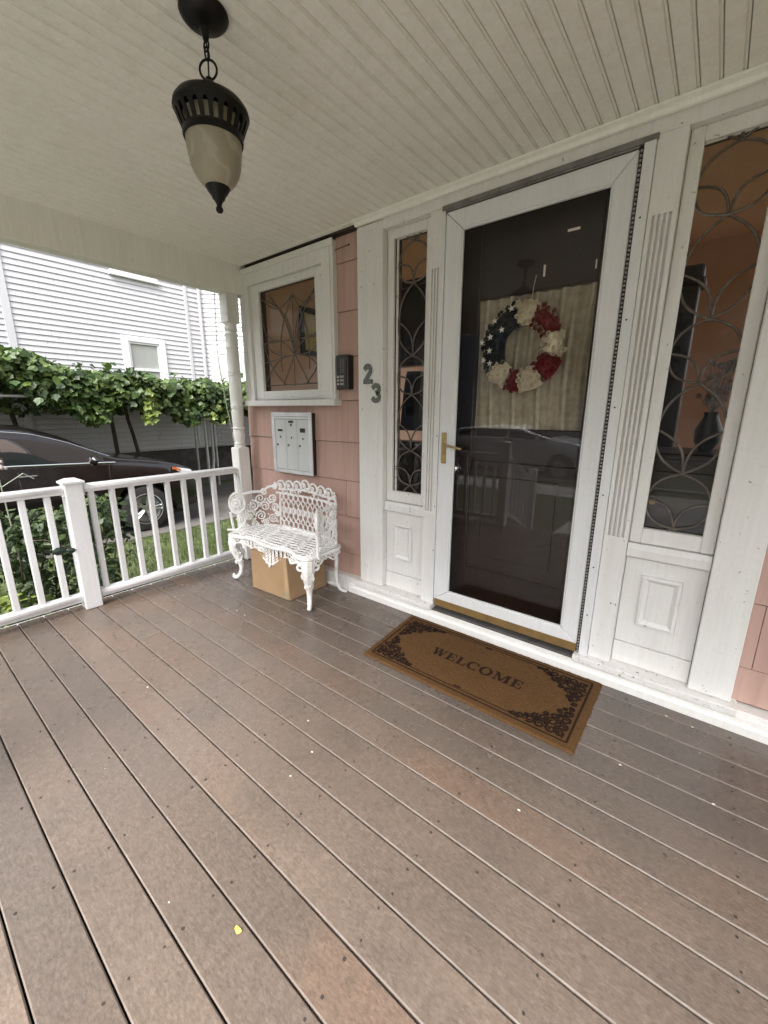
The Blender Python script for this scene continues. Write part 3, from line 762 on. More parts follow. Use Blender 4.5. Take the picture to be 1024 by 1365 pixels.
def front_railing(name_label, x0, x1, grp):
    y = -.32
    t = thing('porch_railing', name_label, 'railing', ((x0 + x1) / 2, y, 0))
    newel(t, x0, y, h=1.05); newel(t, x1, y, h=1.05)
    part('top_rail', rail_profile(y, .845, .902, .072, x0 + .0535, x1 - .0535, 'X'), W_VINYL, t, .002)
    part('bottom_rail', rail_profile(y, .058, .121, .062, x0 + .0535, x1 - .0535, 'X'), W_VINYL, t, .002)
    n = int((x1 - x0 - .1) / .132)
    for i in range(n): inst('baluster', BAL, t, (x0 + (x1 - x0) * (i + 1) / (n + 1), y, .1155))
    return t
front_railing('white railing along the porch front beside the steps, mirrored in the storm door', -3.4, -1.95, None)
front_railing('white railing along the porch front on the right of the steps', .55, 2.5, None)
# steps and stair rails
st = thing('porch_steps', 'weathered wooden steps leading down from the porch front', 'steps', (-.7, -.8, -.4))
for i in range(2):
    part('tread', bx(-1.85, -.43 - .3 * (i + 1), -.133 * (i + 1) - .03, .45, -.44 - .3 * i, -.133 * (i + 1)), DECK, st, .005)
    part('riser', bx(-1.83, -.445 - .3 * i, -.133 * (i + 1) + .001, .43, -.435 - .3 * i, -.133 * i - .03), W_OLD, st)
for k_, (x, lbl) in enumerate(((-1.95, 'white sloping stair rail left of the porch steps, mirrored in the storm door'), (.55, 'white sloping stair rail right of the porch steps'))):
    t = thing('stair_railing', lbl, 'railing', (x, -1.3, -.4))
    newel(t, x, -1.35, -.385, 1.0)
    for (dz, nm) in ((.82, 'top_rail'), (.10, 'bottom_rail')):
        part(nm, MB().tube([(x, -.375, dz + .05), (x, -1.297, dz - .37)], .032, 8), W_VINYL, t)
    for i in range(6):
        yy = -.48 - i * .132
        inst('baluster', BAL, t, (x, yy, .10 + .05 + (yy + .375) * .455))
fc = thing('porch_column', 'white square column at the front right corner of the porch', 'column', (2.5, -.43, 0))
part('shaft', bx(2.44, -.50, .002, 2.56, -.386, 2.33), W_TRIM, fc, .006)
fc2 = thing('porch_column', 'white square column at the front left corner of the porch', 'column', (-3.4, -.43, 0))
part('shaft', bx(-3.455, -.50, .002, -3.345, -.386, 2.33), W_TRIM, fc2, .006)

# ------------------------------------------------------------------ pendant lantern
LX, LY = -1.416, .891
lan = thing('pendant_lantern', 'dark bronze pendant lantern with marbled glass hanging from the porch ceiling', 'lantern', (LX, LY, 2.58))
part('canopy', MB().lathe([(.078, 2.5795), (.079, 2.574), (.075, 2.567), (.066, 2.558), (.050, 2.549), (.030, 2.543), (.018, 2.538), (.012, 2.524), (.009, 2.512), (.001, 2.510)], 32, (LX, LY, 0)), BRONZE, lan, smooth=True)
def link(cz, h, w, r, rz):
    pts = []
    for i in range(20):
        a = 2 * PI * i / 20
        x = w * math.cos(a); zz = h * math.sin(a)
        pts.append((LX + x * math.cos(rz), LY + x * math.sin(rz), cz + zz))
    return MB().tube(pts, r, 6, closed=True)
part('chain_link', link(2.498, .014, .010, .0028, .2), BRONZE, lan, smooth=True)
part('chain_link', link(2.477, .017, .008, .0028, 1.7), BRONZE, lan, smooth=True)
part('ring', link(2.437, .027, .027, .0036, .65), BRONZE, lan, smooth=True)
part('wire', MB().tube([(LX, LY, 2.51), (LX + .006, LY, 2.48), (LX - .004, LY + .004, 2.45), (LX, LY, 2.405)], .0026, 5), BRONZE, lan)
capp = [(.001, 2.418), (.010, 2.416), (.013, 2.409), (.020, 2.402), (.040, 2.388), (.056, 2.379), (.060, 2.370), (.085, 2.362), (.112, 2.348), (.124, 2.334), (.127, 2.322), (.124, 2.316), (.118, 2.316), (.108, 2.330), (.080, 2.345), (.001, 2.352)]
part('cap', MB().lathe(capp, 40, (LX, LY, 0)), BRONZE, lan, smooth=True)
# pierced band of arched openings
bmsh = MB(); NS = 22
def band(an, t): # t 0 bottom .. 1 top
    r = .098 + (.124 - .098) * t; z = 2.258 + (2.318 - 2.258) * t
    return (LX + r * math.cos(an), LY + r * math.sin(an), z)
for i in range(NS):
    a0 = 2 * PI * i / NS; da = 2 * PI / NS
    inner = [(.24, .14), (.76, .14), (.76, .60)] + [(.5 + .26 * math.cos(PI * q / 6), .60 + .24 * math.sin(PI * q / 6)) for q in range(1, 6)] + [(.24, .60)]
    outer = [(0, 0), (1, 0), (1, .6), (1, .85), (1, 1), (.5, 1), (0, 1), (0, .85), (0, .6)]
    n_ = len(inner)
    assert n_ == len(outer)
    vs = [band(a0 + da * p[0], p[1]) for p in outer] + [band(a0 + da * p[0], p[1]) for p in inner]
    bmsh.add(vs, [(q, (q + 1) % n_, n_ + (q + 1) % n_, n_ + q) for q in range(n_)])
bo = part('arched_band', bmsh, BRONZE, lan)
sm_ = bo.modifiers.new('solid', 'SOLIDIFY'); sm_.thickness = .005; sm_.offset = -1
part('glass_collar', MB().lathe([(.094, 2.262), (.101, 2.262), (.102, 2.254), (.100, 2.246), (.094, 2.246)], 40, (LX, LY, 0), caps=False), BRONZE, lan, smooth=True)
gp = [(.094, 2.31), (.094, 2.25), (.0935, 2.23), (.091, 2.205), (.086, 2.18), (.078, 2.157), (.066, 2.138), (.052, 2.124), (.036, 2.114)]
gp2 = [(r - .004, z) for r, z in reversed(gp)]
part('glass_shade', MB().lathe(gp + gp2, 40, (LX, LY, 0)), ALAB, lan, smooth=True)
part('finial', MB().lathe([(.044, 2.132), (.046, 2.126), (.043, 2.118), (.034, 2.104), (.025, 2.094), (.022, 2.086), (.014, 2.078), (.009, 2.068), (.009, 2.064), (.013, 2.058), (.013, 2.052), (.008, 2.046), (.001, 2.044)], 24, (LX, LY, 0)), BRONZE, lan, smooth=True)

for o_ in lan.children:
    if not o_.name.startswith(('chain', 'ring', 'wire')):
        for v_ in o_.data.vertices: v_.co.x *= .91; v_.co.y *= .91

# ------------------------------------------------------------------ cast iron bench
bn = thing('garden_bench', 'ornate white cast iron bench with pierced back by the pink wall', 'bench', (-2.56, 1.97, 0))
SZ = .405
def plan(s):
    """back/arm line in plan, s 0..1 from the left arm front round the back to the right arm front"""
    t = max(0, min(1, s)) * (len(PLAN) - 1); i = min(int(t), len(PLAN) - 2)
    return PLAN[i].lerp(PLAN[i + 1], t - i)
def _plan():
    P_ = [(-3.125, 1.795), (-3.078, 1.832), (-3.045, 1.885), (-3.03, 1.96), (-3.022, 2.04), (-2.99, 2.105), (-2.91, 2.145), (-2.76, 2.163), (-2.56, 2.17)]
    P_ += [(-5.12 - x, y) for x, y in reversed(P_[:-1])]
    raw = []
    for i in range(len(P_) - 1):
        p0 = Vector(P_[max(i - 1, 0)]); p1 = Vector(P_[i]); p2 = Vector(P_[i + 1]); p3 = Vector(P_[min(i + 2, len(P_) - 1)])
        for q in range(12):
            f = q / 12
            raw.append(.5 * ((2 * p1) + (-p0 + p2) * f + (2 * p0 - 5 * p1 + 4 * p2 - p3) * f * f + (-p0 + 3 * p1 - 3 * p2 + p3) * f ** 3))
    raw.append(Vector(P_[-1]))
    d = [0]
    for a, b in zip(raw, raw[1:]): d.append(d[-1] + (b - a).length)
    out = []; j = 0
    for q in range(161):
        t = d[-1] * q / 160
        while j < len(d) - 2 and d[j + 1] < t: j += 1
        out.append(raw[j].lerp(raw[j + 1], (t - d[j]) / max(1e-9, d[j + 1] - d[j])))
    return out, d[-1]
PLAN, PLEN = _plan()
def top(s):
    d = abs(s - .5)
    if d < .20: return .775 - .02 * d / .20
    if d < .29: return .755 - .05 * (d - .20) / .09
    return .705 - .06 * max(0, (d - .29) / .21)
def bp3(s, z, out=0):
    p = plan(max(0, min(1, s)))
    back = max(0, (z - SZ)) * .10 if .25 < s < .75 else 0
    return (p.x, p.y + back * .4 + out, z)
bk = MB()
N = 80
bk.tube([bp3(i / N, SZ + .012) for i in range(N + 1)], .009, 6)
bk.tube([bp3(.28 + .44 * i / 40, .712) for i in range(41)], .0085, 6)
# interlaced long ovals
s0, s1 = .315, .685
ncol = 10
def vmap(v): return SZ + .015 + v * (.70 - SZ)
for i in range(ncol + 1):
    sc_ = s0 + (s1 - s0) * i / ncol; half = (s1 - s0) / ncol
    for sg in (-1, 1):
        pts = []
        for q in range(19):
            v = q / 18
            if v < .22: ph = v / .22 * PI
            elif v < .80: ph = PI + (v - .22) / .58 * PI
            else: ph = 2 * PI + (v - .80) / .20 * PI
            ss = sc_ + sg * half * .66 * math.sin(ph)
            if ss < s0 - .012 or ss > s1 + .012: ss = max(s0 - .012, min(s1 + .012, ss))
            pts.append(bp3(ss, vmap(v), -.002 * sg))
        bk.tube(pts, .0056, 5)
    z_ = vmap(.51)
    c = bp3(sc_, z_, -.004)
    bk.sphere(c, .012, 6, sc=(.8, .6, 2.6)); bk.sphere(bp3(sc_ + .004, z_ + .016), .006, 5); bk.sphere(bp3(sc_ - .004, z_ - .016), .006, 5)
def spiral(mb, s, z, R, turns, start, dirn, r0=.0065, fn=bp3, sx=1.0):
    pts = []; rs = []
    n = int(16 * turns)
    for q in range(n + 1):
        t = q / n; a = start + dirn * 2 * PI * turns * t; rr = R * (1 - .80 * t)
        pts.append(fn(s + sx * rr * math.cos(a), z + rr * math.sin(a))); rs.append(r0 * (1 - .35 * t))
    mb.tube(pts, rs, 5); mb.sphere(pts[-1], r0 * 1.15, 6)
K = 1 / PLEN     # plan parameter per metre on the back
# scalloped crest
cr = MB()
nb = 7
for i in range(nb):
    s = .285 + .43 * (i + .5) / nb; z = top(s) + .002 + (.012 if i in (3,) else 0)
    w = .43 / nb / 2 / K
    cr.tube([bp3(s + K * w * 1.02 * math.cos(PI - PI * q / 12), z + .060 * math.sin(PI * q / 12)) for q in range(13)], .0085, 6)
    spiral(cr, s - K * w * .25, z + .012, .024, 1.4, PI * .9, -1, .0065, sx=K)
    spiral(cr, s + K * w * .45, z - .016, .017, 1.3, 0, 1, .006, sx=K)
    for q in range(9):
        cr.sphere(bp3(s + K * rnd.uniform(-w, w), z - rnd.uniform(.01, .06)), rnd.uniform(.006, .010), 5)
cr.tube([bp3(.30 + .40 * i / 40, top(.30 + .40 * i / 40) - .012) for i in range(41)], .007, 5)
for sg in (-1, 1):
    # shoulder scrolls from the crest down to the arms
    def ss(d): return .5 + sg * d
    cr.tube([bp3(ss(.215 + .085 * q / 12), .752 - .045 * q / 12 + .030 * math.sin(PI * q / 12)) for q in range(13)], .011, 6)
    spiral(cr, ss(.232), .765, .030, 1.5, PI / 2, sg, .009, sx=K)
    spiral(cr, ss(.285), .715, .028, 1.4, PI / 2, -sg, .009, sx=K)
    cr.tube([bp3(ss(.192), .715 - .30 * q / 10) for q in range(11)], .008, 5)
part('crest', cr, IRON, bn, smooth=True)
part('backrest', bk, IRON, bn, smooth=True)
for sg in (-1, 1):
    am = MB()
    def ss(d): return .5 + sg * d
    # arm top line, end scroll disc and inner scrolls
    fn = bp3
    am.tube([fn(ss(.285 + .13 * q / 20), .712 - .0 * q / 20 + .012 * math.sin(PI * q / 20)) for q in range(21)], .012, 6)
    ec = .437
    for R_, r_ in ((.086, .012), (.064, .0065)):
        am.tube([fn(ss(ec + K * R_ * .72 * math.cos(2 * PI * q / 24)), .645 + R_ * math.sin(2 * PI * q / 24)) for q in range(24)], r_, 6, closed=True)
    for q in range(7):
        a = 2 * PI * q / 7
        am.sphere(fn(ss(ec + K * .72 * .034 * math.cos(a)), .645 + .034 * math.sin(a), -.004), .021, 6)
    am.sphere(fn(ss(ec), .645, -.008), .022, 7)
    am.tube([fn(ss(.475 - .01 * q / 8), .572 - .165 * q / 8) for q in range(9)], .012, 6)
    am.tube([fn(ss(.452 - .05 * math.sin(PI * q / 14)), .57 - .155 * q / 14) for q in range(15)], .010, 5)
    for (d, z, R_, st_, dr) in ((.31, .66, .046, 0, 1), (.245, .66, .042, PI, -1), (.35, .60, .050, PI / 2, 1), (.285, .585, .044, PI, 1), (.23, .575, .040, 0, -1), (.375, .52, .046, 0, -1), (.31, .505, .046, PI, 1), (.42, .50, .038, PI, 1), (.245, .485, .042, 0, 1), (.40, .565, .034, PI, -1), (.345, .445, .034, 0, 1), (.40, .440, .030, 0, 1), (.285, .44, .03, PI, 1), (.215, .52, .026, PI, 1)):
        spiral(am, ss(d), z, R_, 1.6, st_, dr * sg, .0078, sx=K)
    for q in range(46):
        d = rnd.uniform(.21, .46); am.sphere(fn(ss(d), rnd.uniform(.43, .66)), rnd.uniform(.007, .011), 5)
    part('arm', am, IRON, bn, smooth=True)
# seat
def seat_edge(t):
    """closed outline, t 0..1 starting at the front left corner going along the front"""
    P_ = [(-3.055, 1.80), (-3.03, 1.755), (-2.97, 1.745), (-2.90, 1.765), (-2.83, 1.792), (-2.73, 1.795), (-2.64, 1.775), (-2.55, 1.768), (-2.46, 1.775), (-2.37, 1.795), (-2.28, 1.792), (-2.21, 1.765), (-2.14, 1.745), (-2.085, 1.755), (-2.06, 1.80), (-2.07, 1.90), (-2.07, 2.02), (-2.10, 2.10), (-2.17, 2.145), (-2.36, 2.16), (-2.56, 2.165), (-2.76, 2.16), (-2.95, 2.145), (-3.02, 2.10), (-3.05, 2.02), (-3.05, 1.90)]
    n = len(P_); t = (t % 1) * n; i = int(t) % n; f = t - int(t)
    p0, p1, p2, p3 = (Vector(P_[(i + q) % n]) for q in (-1, 0, 1, 2))
    return .5 * ((2 * p1) + (-p0 + p2) * f + (2 * p0 - 5 * p1 + 4 * p2 - p3) * f * f + (-p0 + 3 * p1 - 3 * p2 + p3) * f ** 3)
se = MB(); NE = 104
edge = [seat_edge(i / NE) for i in range(NE)]
se.tube([(p.x, p.y, SZ - .006) for p in edge], .013, 7, closed=True)
ctr = Vector((-2.56, 1.96))
def inset(p, k_): return ctr + (p - ctr) * (1 - k_ / max(.01, (p - ctr).length))
rim_in = [inset(p, .045) for p in edge]
se.add([(p.x, p.y, SZ + .004) for p in edge] + [(p.x, p.y, SZ + .001) for p in rim_in], [(i, (i + 1) % NE, NE + (i + 1) % NE, NE + i) for i in range(NE)])
se.tube([(p.x, p.y, SZ + .001) for p in rim_in], .006, 5, closed=True)
def inside(x, y, poly):
    c_ = False; n = len(poly)
    for i in range(n):
        a = poly[i]; b = poly[(i + 1) % n]
        if (a.y > y) != (b.y > y) and x < (b.x - a.x) * (y - a.y) / (b.y - a.y) + a.x: c_ = not c_
    return c_
row = 0; yv = 1.80
while yv < 2.16:
    xv = -3.04 + (row % 2) * .0245
    while xv < -2.07:
        if inside(xv, yv, rim_in):
            rr = .0245
            se.tube([(xv + rr * math.cos(2 * PI * q / 10), yv + rr * math.sin(2 * PI * q / 10), SZ - .001) for q in range(10)], .0058, 4, closed=True)
            if (row + int(xv * 40)) % 3 == 0: se.sphere((xv, yv, SZ), .010, 5, sc=(1, 1, .5))
        xv += .049
    yv += .0415; row += 1
for xx in (-2.73, -2.39): se.tube([(xx, 1.80, SZ + .003), (xx + .01, 1.97, SZ + .003), (xx, 2.14, SZ + .003)], .005, 4)
part('seat', se, IRON, bn, smooth=True)
# apron hanging from the front and side edges
ap = MB()
def drop(t):       # depth of the drape along the front 0..1
    return .035 + .10 * math.exp(-((t - .5) / .10) ** 2) + .045 * (math.cos(t * 2 * PI * 3) * .5 + .5) * (abs(t - .5) > .17)
F0, F1 = .035, .525
M_ = 60
fr = [seat_edge(F0 + (F1 - F0) * i / M_) for i in range(M_ + 1)]
ap.tube([(p.x, p.y + .008, SZ - .015 - drop(i / M_)) for i, p in enumerate(fr)], .0075, 5)
for i in range(0, M_, 2):
    t = i / M_; p = fr[i]; d = drop(t)
    z = SZ - .02
    while z > SZ - d:
        if d > .02: ap.tube([(p.x + .011 * math.cos(a) , p.y + .008, z - .012 + .011 * math.sin(a)) for a in [2 * PI * q / 8 for q in range(8)]], .0048, 4, closed=True)
        z -= .024
    ap.sphere((p.x, p.y + .004, SZ - .018 - d), .009, 5)
ap.sphere((fr[M_ // 2].x, fr[M_ // 2].y, SZ - .155), .014, 6, sc=(.8, .6, 1.6))
for side_ in (0, 1):
    pts = [seat_edge(.55 + .10 * i / 16) if side_ == 0 else seat_edge(.99 - .10 * i / 16) for i in range(17)]
    ap.tube([(p.x, p.y, SZ - .05 - .02 * math.sin(i * PI / 4)) for i, p in enumerate(pts)], .007, 5)
    for p in pts[::2]: ap.tube([(p.x, p.y + .011 * math.cos(2 * PI * q / 8), SZ - .034 + .014 * math.sin(2 * PI * q / 8)) for q in range(8)], .0048, 4, closed=True)
part('apron', ap, IRON, bn, smooth=True)
for sx in (-1, 1):
    lg = MB(); cx_ = -2.56 + sx * .445; cy_ = 1.80
    dx, dy = sx * .70, -.71
    prof_ = [(0.0, .395, .046), (.018, .36, .050), (.026, .32, .046), (.020, .27, .043), (.004, .22, .036), (-.012, .17, .028), (-.022, .12, .021), (-.020, .08, .017), (-.006, .045, .016), (.014, .022, .016), (.034, .017, .016), (.046, .028, .015), (.046, .042, .012), (.036, .046, .009)]
    lg.tube([(cx_ + dx * o_, cy_ + dy * o_, z_) for o_, z_, r_ in prof_], [r_ for _, _, r_ in prof_], 9)
    for q in range(70):           # cast leaf relief on the upper leg
        z_ = rnd.uniform(.16, .385); a = rnd.uniform(0, 2 * PI)
        o_ = .012 if z_ > .25 else -.006; r_ = .041 if z_ > .25 else .03 - (.25 - z_) * .05
        lg.sphere((cx_ + dx * o_ + r_ * math.cos(a), cy_ + dy * o_ + r_ * math.sin(a), z_), rnd.uniform(.008, .014), 5, sc=(1, 1, 1.4))
    for s_ in (-1, 1):            # ears beside the knee
        spt = []
        for q in range(18):
            t = q / 17; a = PI / 2 + s_ * 2 * PI * 1.2 * t; rr = .034 * (1 - .7 * t)
            spt.append((cx_ + (-dy) * s_ * .055 + (-dy) * rr * math.cos(a), cy_ + dx * s_ * .055 + dx * rr * math.cos(a), .325 + rr * math.sin(a)))
        lg.tube(spt, .010, 5)
    part('leg', lg, IRON, bn, smooth=True)
    lb = MB(); bx_ = -2.56 + sx * .40
    lb.tube([(bx_, 2.11, .395), (bx_ + sx * .004, 2.125, .28), (bx_ + sx * .002, 2.115, .16), (bx_ + sx * .006, 2.12, .08), (bx_ + sx * .02, 2.14, .03), (bx_ + sx * .04, 2.165, .010), (bx_ + sx * .06, 2.172, .010)], [.018, .015, .013, .012, .012, .011, .010], 7)
    part('leg', lb, IRON, bn, smooth=True)

# ------------------------------------------------------------------ cardboard box
cb = thing('cardboard_box', 'plain brown cardboard box tucked under the white iron bench', 'box', (-2.54, 1.98, 0))
mb = MB().add([(-2.765, 1.765, .002), (-2.325, 1.79, .002), (-2.325, 2.17, .002), (-2.755, 2.15, .002), (-2.76, 1.766, .328), (-2.345, 1.788, .335), (-2.340, 2.16, .330), (-2.75, 2.15, .325)], [(3, 2, 1, 0), (0, 1, 5, 4), (1, 2, 6, 5), (2, 3, 7, 6), (3, 0, 4, 7)])
part('carton', mb, CARD, cb, .004)
part('flap', MB().add([(-2.762, 1.764, .3285), (-2.345, 1.786, .3355), (-2.342, 1.972, .3345), (-2.757, 1.955, .3285)], [(0, 1, 2, 3)]).add([(-2.757, 1.960, .3288), (-2.342, 1.977, .3348), (-2.340, 2.162, .331), (-2.75, 2.152, .3258)], [(0, 1, 2, 3)]), CARD, cb)
part('tape', MB().add([(-2.33, 1.789, .05), (-2.345, 1.787, .332), (-2.385, 1.7845, .332), (-2.372, 1.7865, .05)], [(0, 1, 2, 3)]), TAPE, cb)
part('printed_mark', MB().add([(-2.378, 1.7838, .012), (-2.333, 1.7863, .012), (-2.336, 1.7853, .075), (-2.378, 1.7828, .075)], [(0, 1, 2, 3)]), LBL, cb)

# ------------------------------------------------------------------ mailbox bank
ml = thing('mailbox_bank', 'grey three-door wall mailbox with white metal frame above the bench', 'mailbox', (-2.77, 2.27, 1.13))
part('box', bx(-3.015, 2.25, .885, -2.53, 2.300, 1.383), BLACKP, ml)
mbm = MB()
mitred(mbm, -3.025, -2.520, .879, 1.388, .035, .035, .030, .034, 2.236, 2.252)
part('frame', mbm, ALU, ml, .003)
part('hinge_strip', bx(-2.988, 2.240, 1.335, -2.556, 2.251, 1.352), ALU, ml, .002)
xs = [-2.988, -2.843, -2.699, -2.556]
for i in range(3):
    a, b = xs[i] + .002, xs[i + 1] - .002
    d = part('mail_door', MB().box(a, 2.243, .912, b, 2.252, 1.332).box(a + .001, 2.2405, .912, a + .008, 2.243, 1.332), MBOX, ml, .002)
    cx_ = (a + b) / 2
    zz = (1.240, 1.312, 1.245)[i]; hh = (.018, .017, .034)[i]
    part('name_plate', bx(cx_ - .030, 2.2395, zz - hh / 2, cx_ + .030, 2.2428, zz + hh / 2), BLACKP, d)
    lk = MB().lathe([(.008, 2.2385), (.009, 2.2428)], 10, (cx_ + (.0 if i else .0), 0, 1.185 - .004 * i), axis='Y').lathe([(.009, 2.2375), (.010, 2.2428)], 10, (a + .028, 0, 1.118), axis='Y')
    if i == 1: lk.lathe([(.011, 2.2382), (.012, 2.2428)], 10, (cx_, 0, 1.287), axis='Y')
    part('lock', lk, simple('dull_lock', (.16, .15, .14), None, rough=.4, metal=.6), d)

# ------------------------------------------------------------------ intercom, house numbers
ic = thing('intercom', 'black door intercom with three lit buttons beside the small window', 'intercom', (-2.16, 2.27, 1.67))
part('body', bx(-2.222, 2.232, 1.552, -2.105, 2.300, 1.787), BLACKP, ic, .006)
part('face_plate', bx(-2.213, 2.227, 1.560, -2.118, 2.2325, 1.780), BLACKP, ic, .002)
sg_ = MB()
for i in range(9):
    for j in range(3): sg_.tube([(-2.170 + j * .014, 2.2262, 1.665 + i * .011), (-2.162 + j * .014, 2.2262, 1.672 + i * .011)], .0016, 4)
part('speaker_grille', sg_, GREYP, ic)
for i in range(3):
    part('button', bx(-2.203, 2.2215, 1.582 + i * .025, -2.187, 2.2275, 1.596 + i * .025), PALE, ic, .002)
    part('name_strip', bx(-2.178, 2.2250, 1.581 + i * .025, -2.138, 2.2275, 1.597 + i * .025), GREYP, ic)
bw = thing('doorbell_wire', 'thin old brown wire stapled to the pink shingles near the ceiling', 'wire', (-2.17, 2.28, 2.49))
part('strand', MB().tube([(-2.262, 2.281, 2.478), (-2.20, 2.279, 2.483), (-2.12, 2.280, 2.486)], .003, 5).sphere((-2.12, 2.279, 2.486), .006, 6).tube([(-2.255, 2.281, 2.50), (-2.257, 2.281, 2.40)], .003, 5), BARK, bw)
def digit(name, label, pts, w, org, sc_, group):
    mb = MB(); P_ = [Vector(p) for p in pts]; kk = len(P_); L_, R_ = [], []
    for i in range(kk):
        t = (P_[min(i + 1, kk - 1)] - P_[max(i - 1, 0)]).normalized(); n_ = Vector((-t.y, t.x))
        L_.append(P_[i] + n_ * w / 2); R_.append(P_[i] - n_ * w / 2)
    def p3(p, y): return (org[0] + p.x * sc_[0], y, org[1] + p.y * sc_[1])
    y0, y1 = 2.2305, 2.2395
    vs = [p3(p, y0) for p in L_] + [p3(p, y0) for p in R_] + [p3(p, y1) for p in L_] + [p3(p, y1) for p in R_]
    for i in range(kk - 1):
        mb.add([vs[i], vs[i + 1], vs[kk + i + 1], vs[kk + i]], [(0, 1, 2, 3)])
        mb.add([vs[i], vs[i + 1], vs[2 * kk + i + 1], vs[2 * kk + i]], [(3, 2, 1, 0)])
        mb.add([vs[kk + i], vs[kk + i + 1], vs[3 * kk + i + 1], vs[3 * kk + i]], [(0, 1, 2, 3)])
    for i in (0, kk - 1): mb.add([vs[i], vs[kk + i], vs[3 * kk + i], vs[2 * kk + i]], [(0, 1, 2, 3)])
    o = part(name, mb, DIGIT, None); tag(o, label, 'house number', group); return o
two = [(.17 + 0, .70)] + [(.5 + .33 * math.cos(a), .67 + .20 * math.sin(a)) for a in [PI * .95 - q * PI * 1.15 / 10 for q in range(1, 11)]] + [(.55, .40), (.34, .24), (.21, .14)]
t2 = digit('house_number', 'grey metal number 2 on the white pilaster beside the intercom', two, .27, (-1.962, 1.581), (.083, .132), 'house number digits')
b2 = MB().box(-1.958, 2.2303, 1.581, -1.879, 2.2397, 1.610)
part('foot', b2, DIGIT, t2)
three = [(.5 + .33 * math.cos(a), .69 + .19 * math.sin(a)) for a in [PI * .93 - q * PI * 1.2 / 10 for q in range(11)]] + [(.50, .515)] + [(.5 + .35 * math.cos(a), .31 + .19 * math.sin(a)) for a in [PI * .38 - q * PI * 1.32 / 12 for q in range(13)]]
digit('house_number', 'grey metal number 3 on the white pilaster below and right of the 2', three, .25, (-1.893, 1.454), (.088, .130), 'house number digits')

# ------------------------------------------------------------------ wreath hanging in the doorway
WX, WZ, WY = -.893, 1.738, 2.345
wr = thing('wreath', 'round felt rose wreath in navy, crimson and cream with white stars on the door', 'wreath', (WX, WY, WZ))
part('ring', MB().tube([(WX + .165 * math.cos(2 * PI * q / 36), WY + .010, WZ + .172 * math.sin(2 * PI * q / 36)) for q in range(36)], .026, 8, closed=True, flat=.5), STRAW, wr)
def rose_mesh(name, mat, frilly):
    mb = MB()
    # spiral of upright felt petals
    n = 36; turns = 2.5; vs = []
    for q in range(n + 1):
        t = q / n; a = 2 * PI * turns * t; r = .10 + .80 * t
        rr = r * (1 + frilly * .16 * math.sin(a * 3.3 + q))
        vs.append((rr * .70 * math.cos(a), .10, rr * .70 * math.sin(a)))
        vs.append((rr * .98 * math.cos(a), -.95 + .35 * t + frilly * .14 * math.sin(q * 2.1), rr * .98 * math.sin(a)))
        vs.append((rr * 1.18 * math.cos(a), -.86 + .50 * t + frilly * .14 * math.sin(q * 2.1), rr * 1.18 * math.sin(a)))
    mb.add(vs, [f for q in range(n) for f in ((3 * q, 3 * q + 3, 3 * q + 4, 3 * q + 1), (3 * q + 1, 3 * q + 4, 3 * q + 5, 3 * q + 2))])
    return mb.mesh(name, mat, fix=False, smooth=True)
rm_c = rose_mesh('rose', CREAMR, 0); rm_r = rose_mesh('rose', REDR, 1); rm_n = rose_mesh('rose', NAVY, 1)
def cluster(a0, a1, me, size, n, lab):
    base = MB().tube([(WX + .168 * math.cos(math.radians(a0 + (a1 - a0) * q / 12)), WY + .002, WZ + 1.03 * .168 * math.sin(math.radians(a0 + (a1 - a0) * q / 12))) for q in range(13)], [.036 if q in (0, 12) else .058 for q in range(13)], 10, flat=.62)
    part('felt_base', base, me.materials[0], wr, smooth=True)
    done = []; tries = 0
    while len(done) < n and tries < 4000:
        tries += 1
        a = math.radians(rnd.uniform(a0, a1)); r = rnd.uniform(.112, .222)
        x, z = r * math.cos(a), 1.03 * r * math.sin(a)
        if all((x - p[0]) ** 2 + (z - p[1]) ** 2 > (size * 1.5) ** 2 for p in done) or tries > 1e9:
            done.append((x, z))
            s_ = size * rnd.uniform(.88, 1.12)
            bul = .020 + .032 * math.cos((r - .167) / .06 * PI / 2)
            inst('rose', me, wr, (WX + x, WY - bul, WZ + z), (rnd.uniform(-.25, .25) + (z / r) * (r - .167) * 4 * .5, rnd.uniform(0, 6), 0) if False else (rnd.uniform(-.3, .3), rnd.uniform(0, 6.28), rnd.uniform(-.3, .3)), (s_, s_ * .9, s_))
cluster(68, 102, rm_c, .0160, 26, '')
cluster(22, 66, rm_r, .0165, 34, '')
cluster(-16, 20, rm_c, .0160, 28, '')
cluster(-52, -18, rm_r, .0165, 28, '')
cluster(-88, -54, rm_c, .0160, 28, '')
cluster(-112, -90, rm_r, .0165, 20, '')
cluster(-148, -115, rm_c, .0160, 26, '')
cluster(104, 212, rm_n, .0185, 64, '')
stm = MB()
sp = [(math.cos(PI / 2 + 2 * PI * q / 10) * (1 if q % 2 == 0 else .42), math.sin(PI / 2 + 2 * PI * q / 10) * (1 if q % 2 == 0 else .42)) for q in range(10)]
stm.add([(0, -.35, 0)] + [(p[0], 0, p[1]) for p in sp], [(0, 1 + q, 1 + (q + 1) % 10) for q in range(10)])
sme = stm.mesh('star', STARW)
for (a, r) in ((106, .195), (136, .20), (138, .135), (160, .175), (170, .215), (183, .165), (196, .205), (205, .175)):
    a = math.radians(a); inst('star', sme, wr, (WX + r * math.cos(a), WY - .072, WZ + 1.03 * r * math.sin(a)), (0, rnd.uniform(-.3, .3), 0), (.019,) * 3)
part('string', MB().tube([(WX + .02, WY + .012, WZ + .19), (WX + .025, WY + .015, WZ + .30), (WX + .03, 2.372, WZ + .36)], .002, 4), PALE, wr)

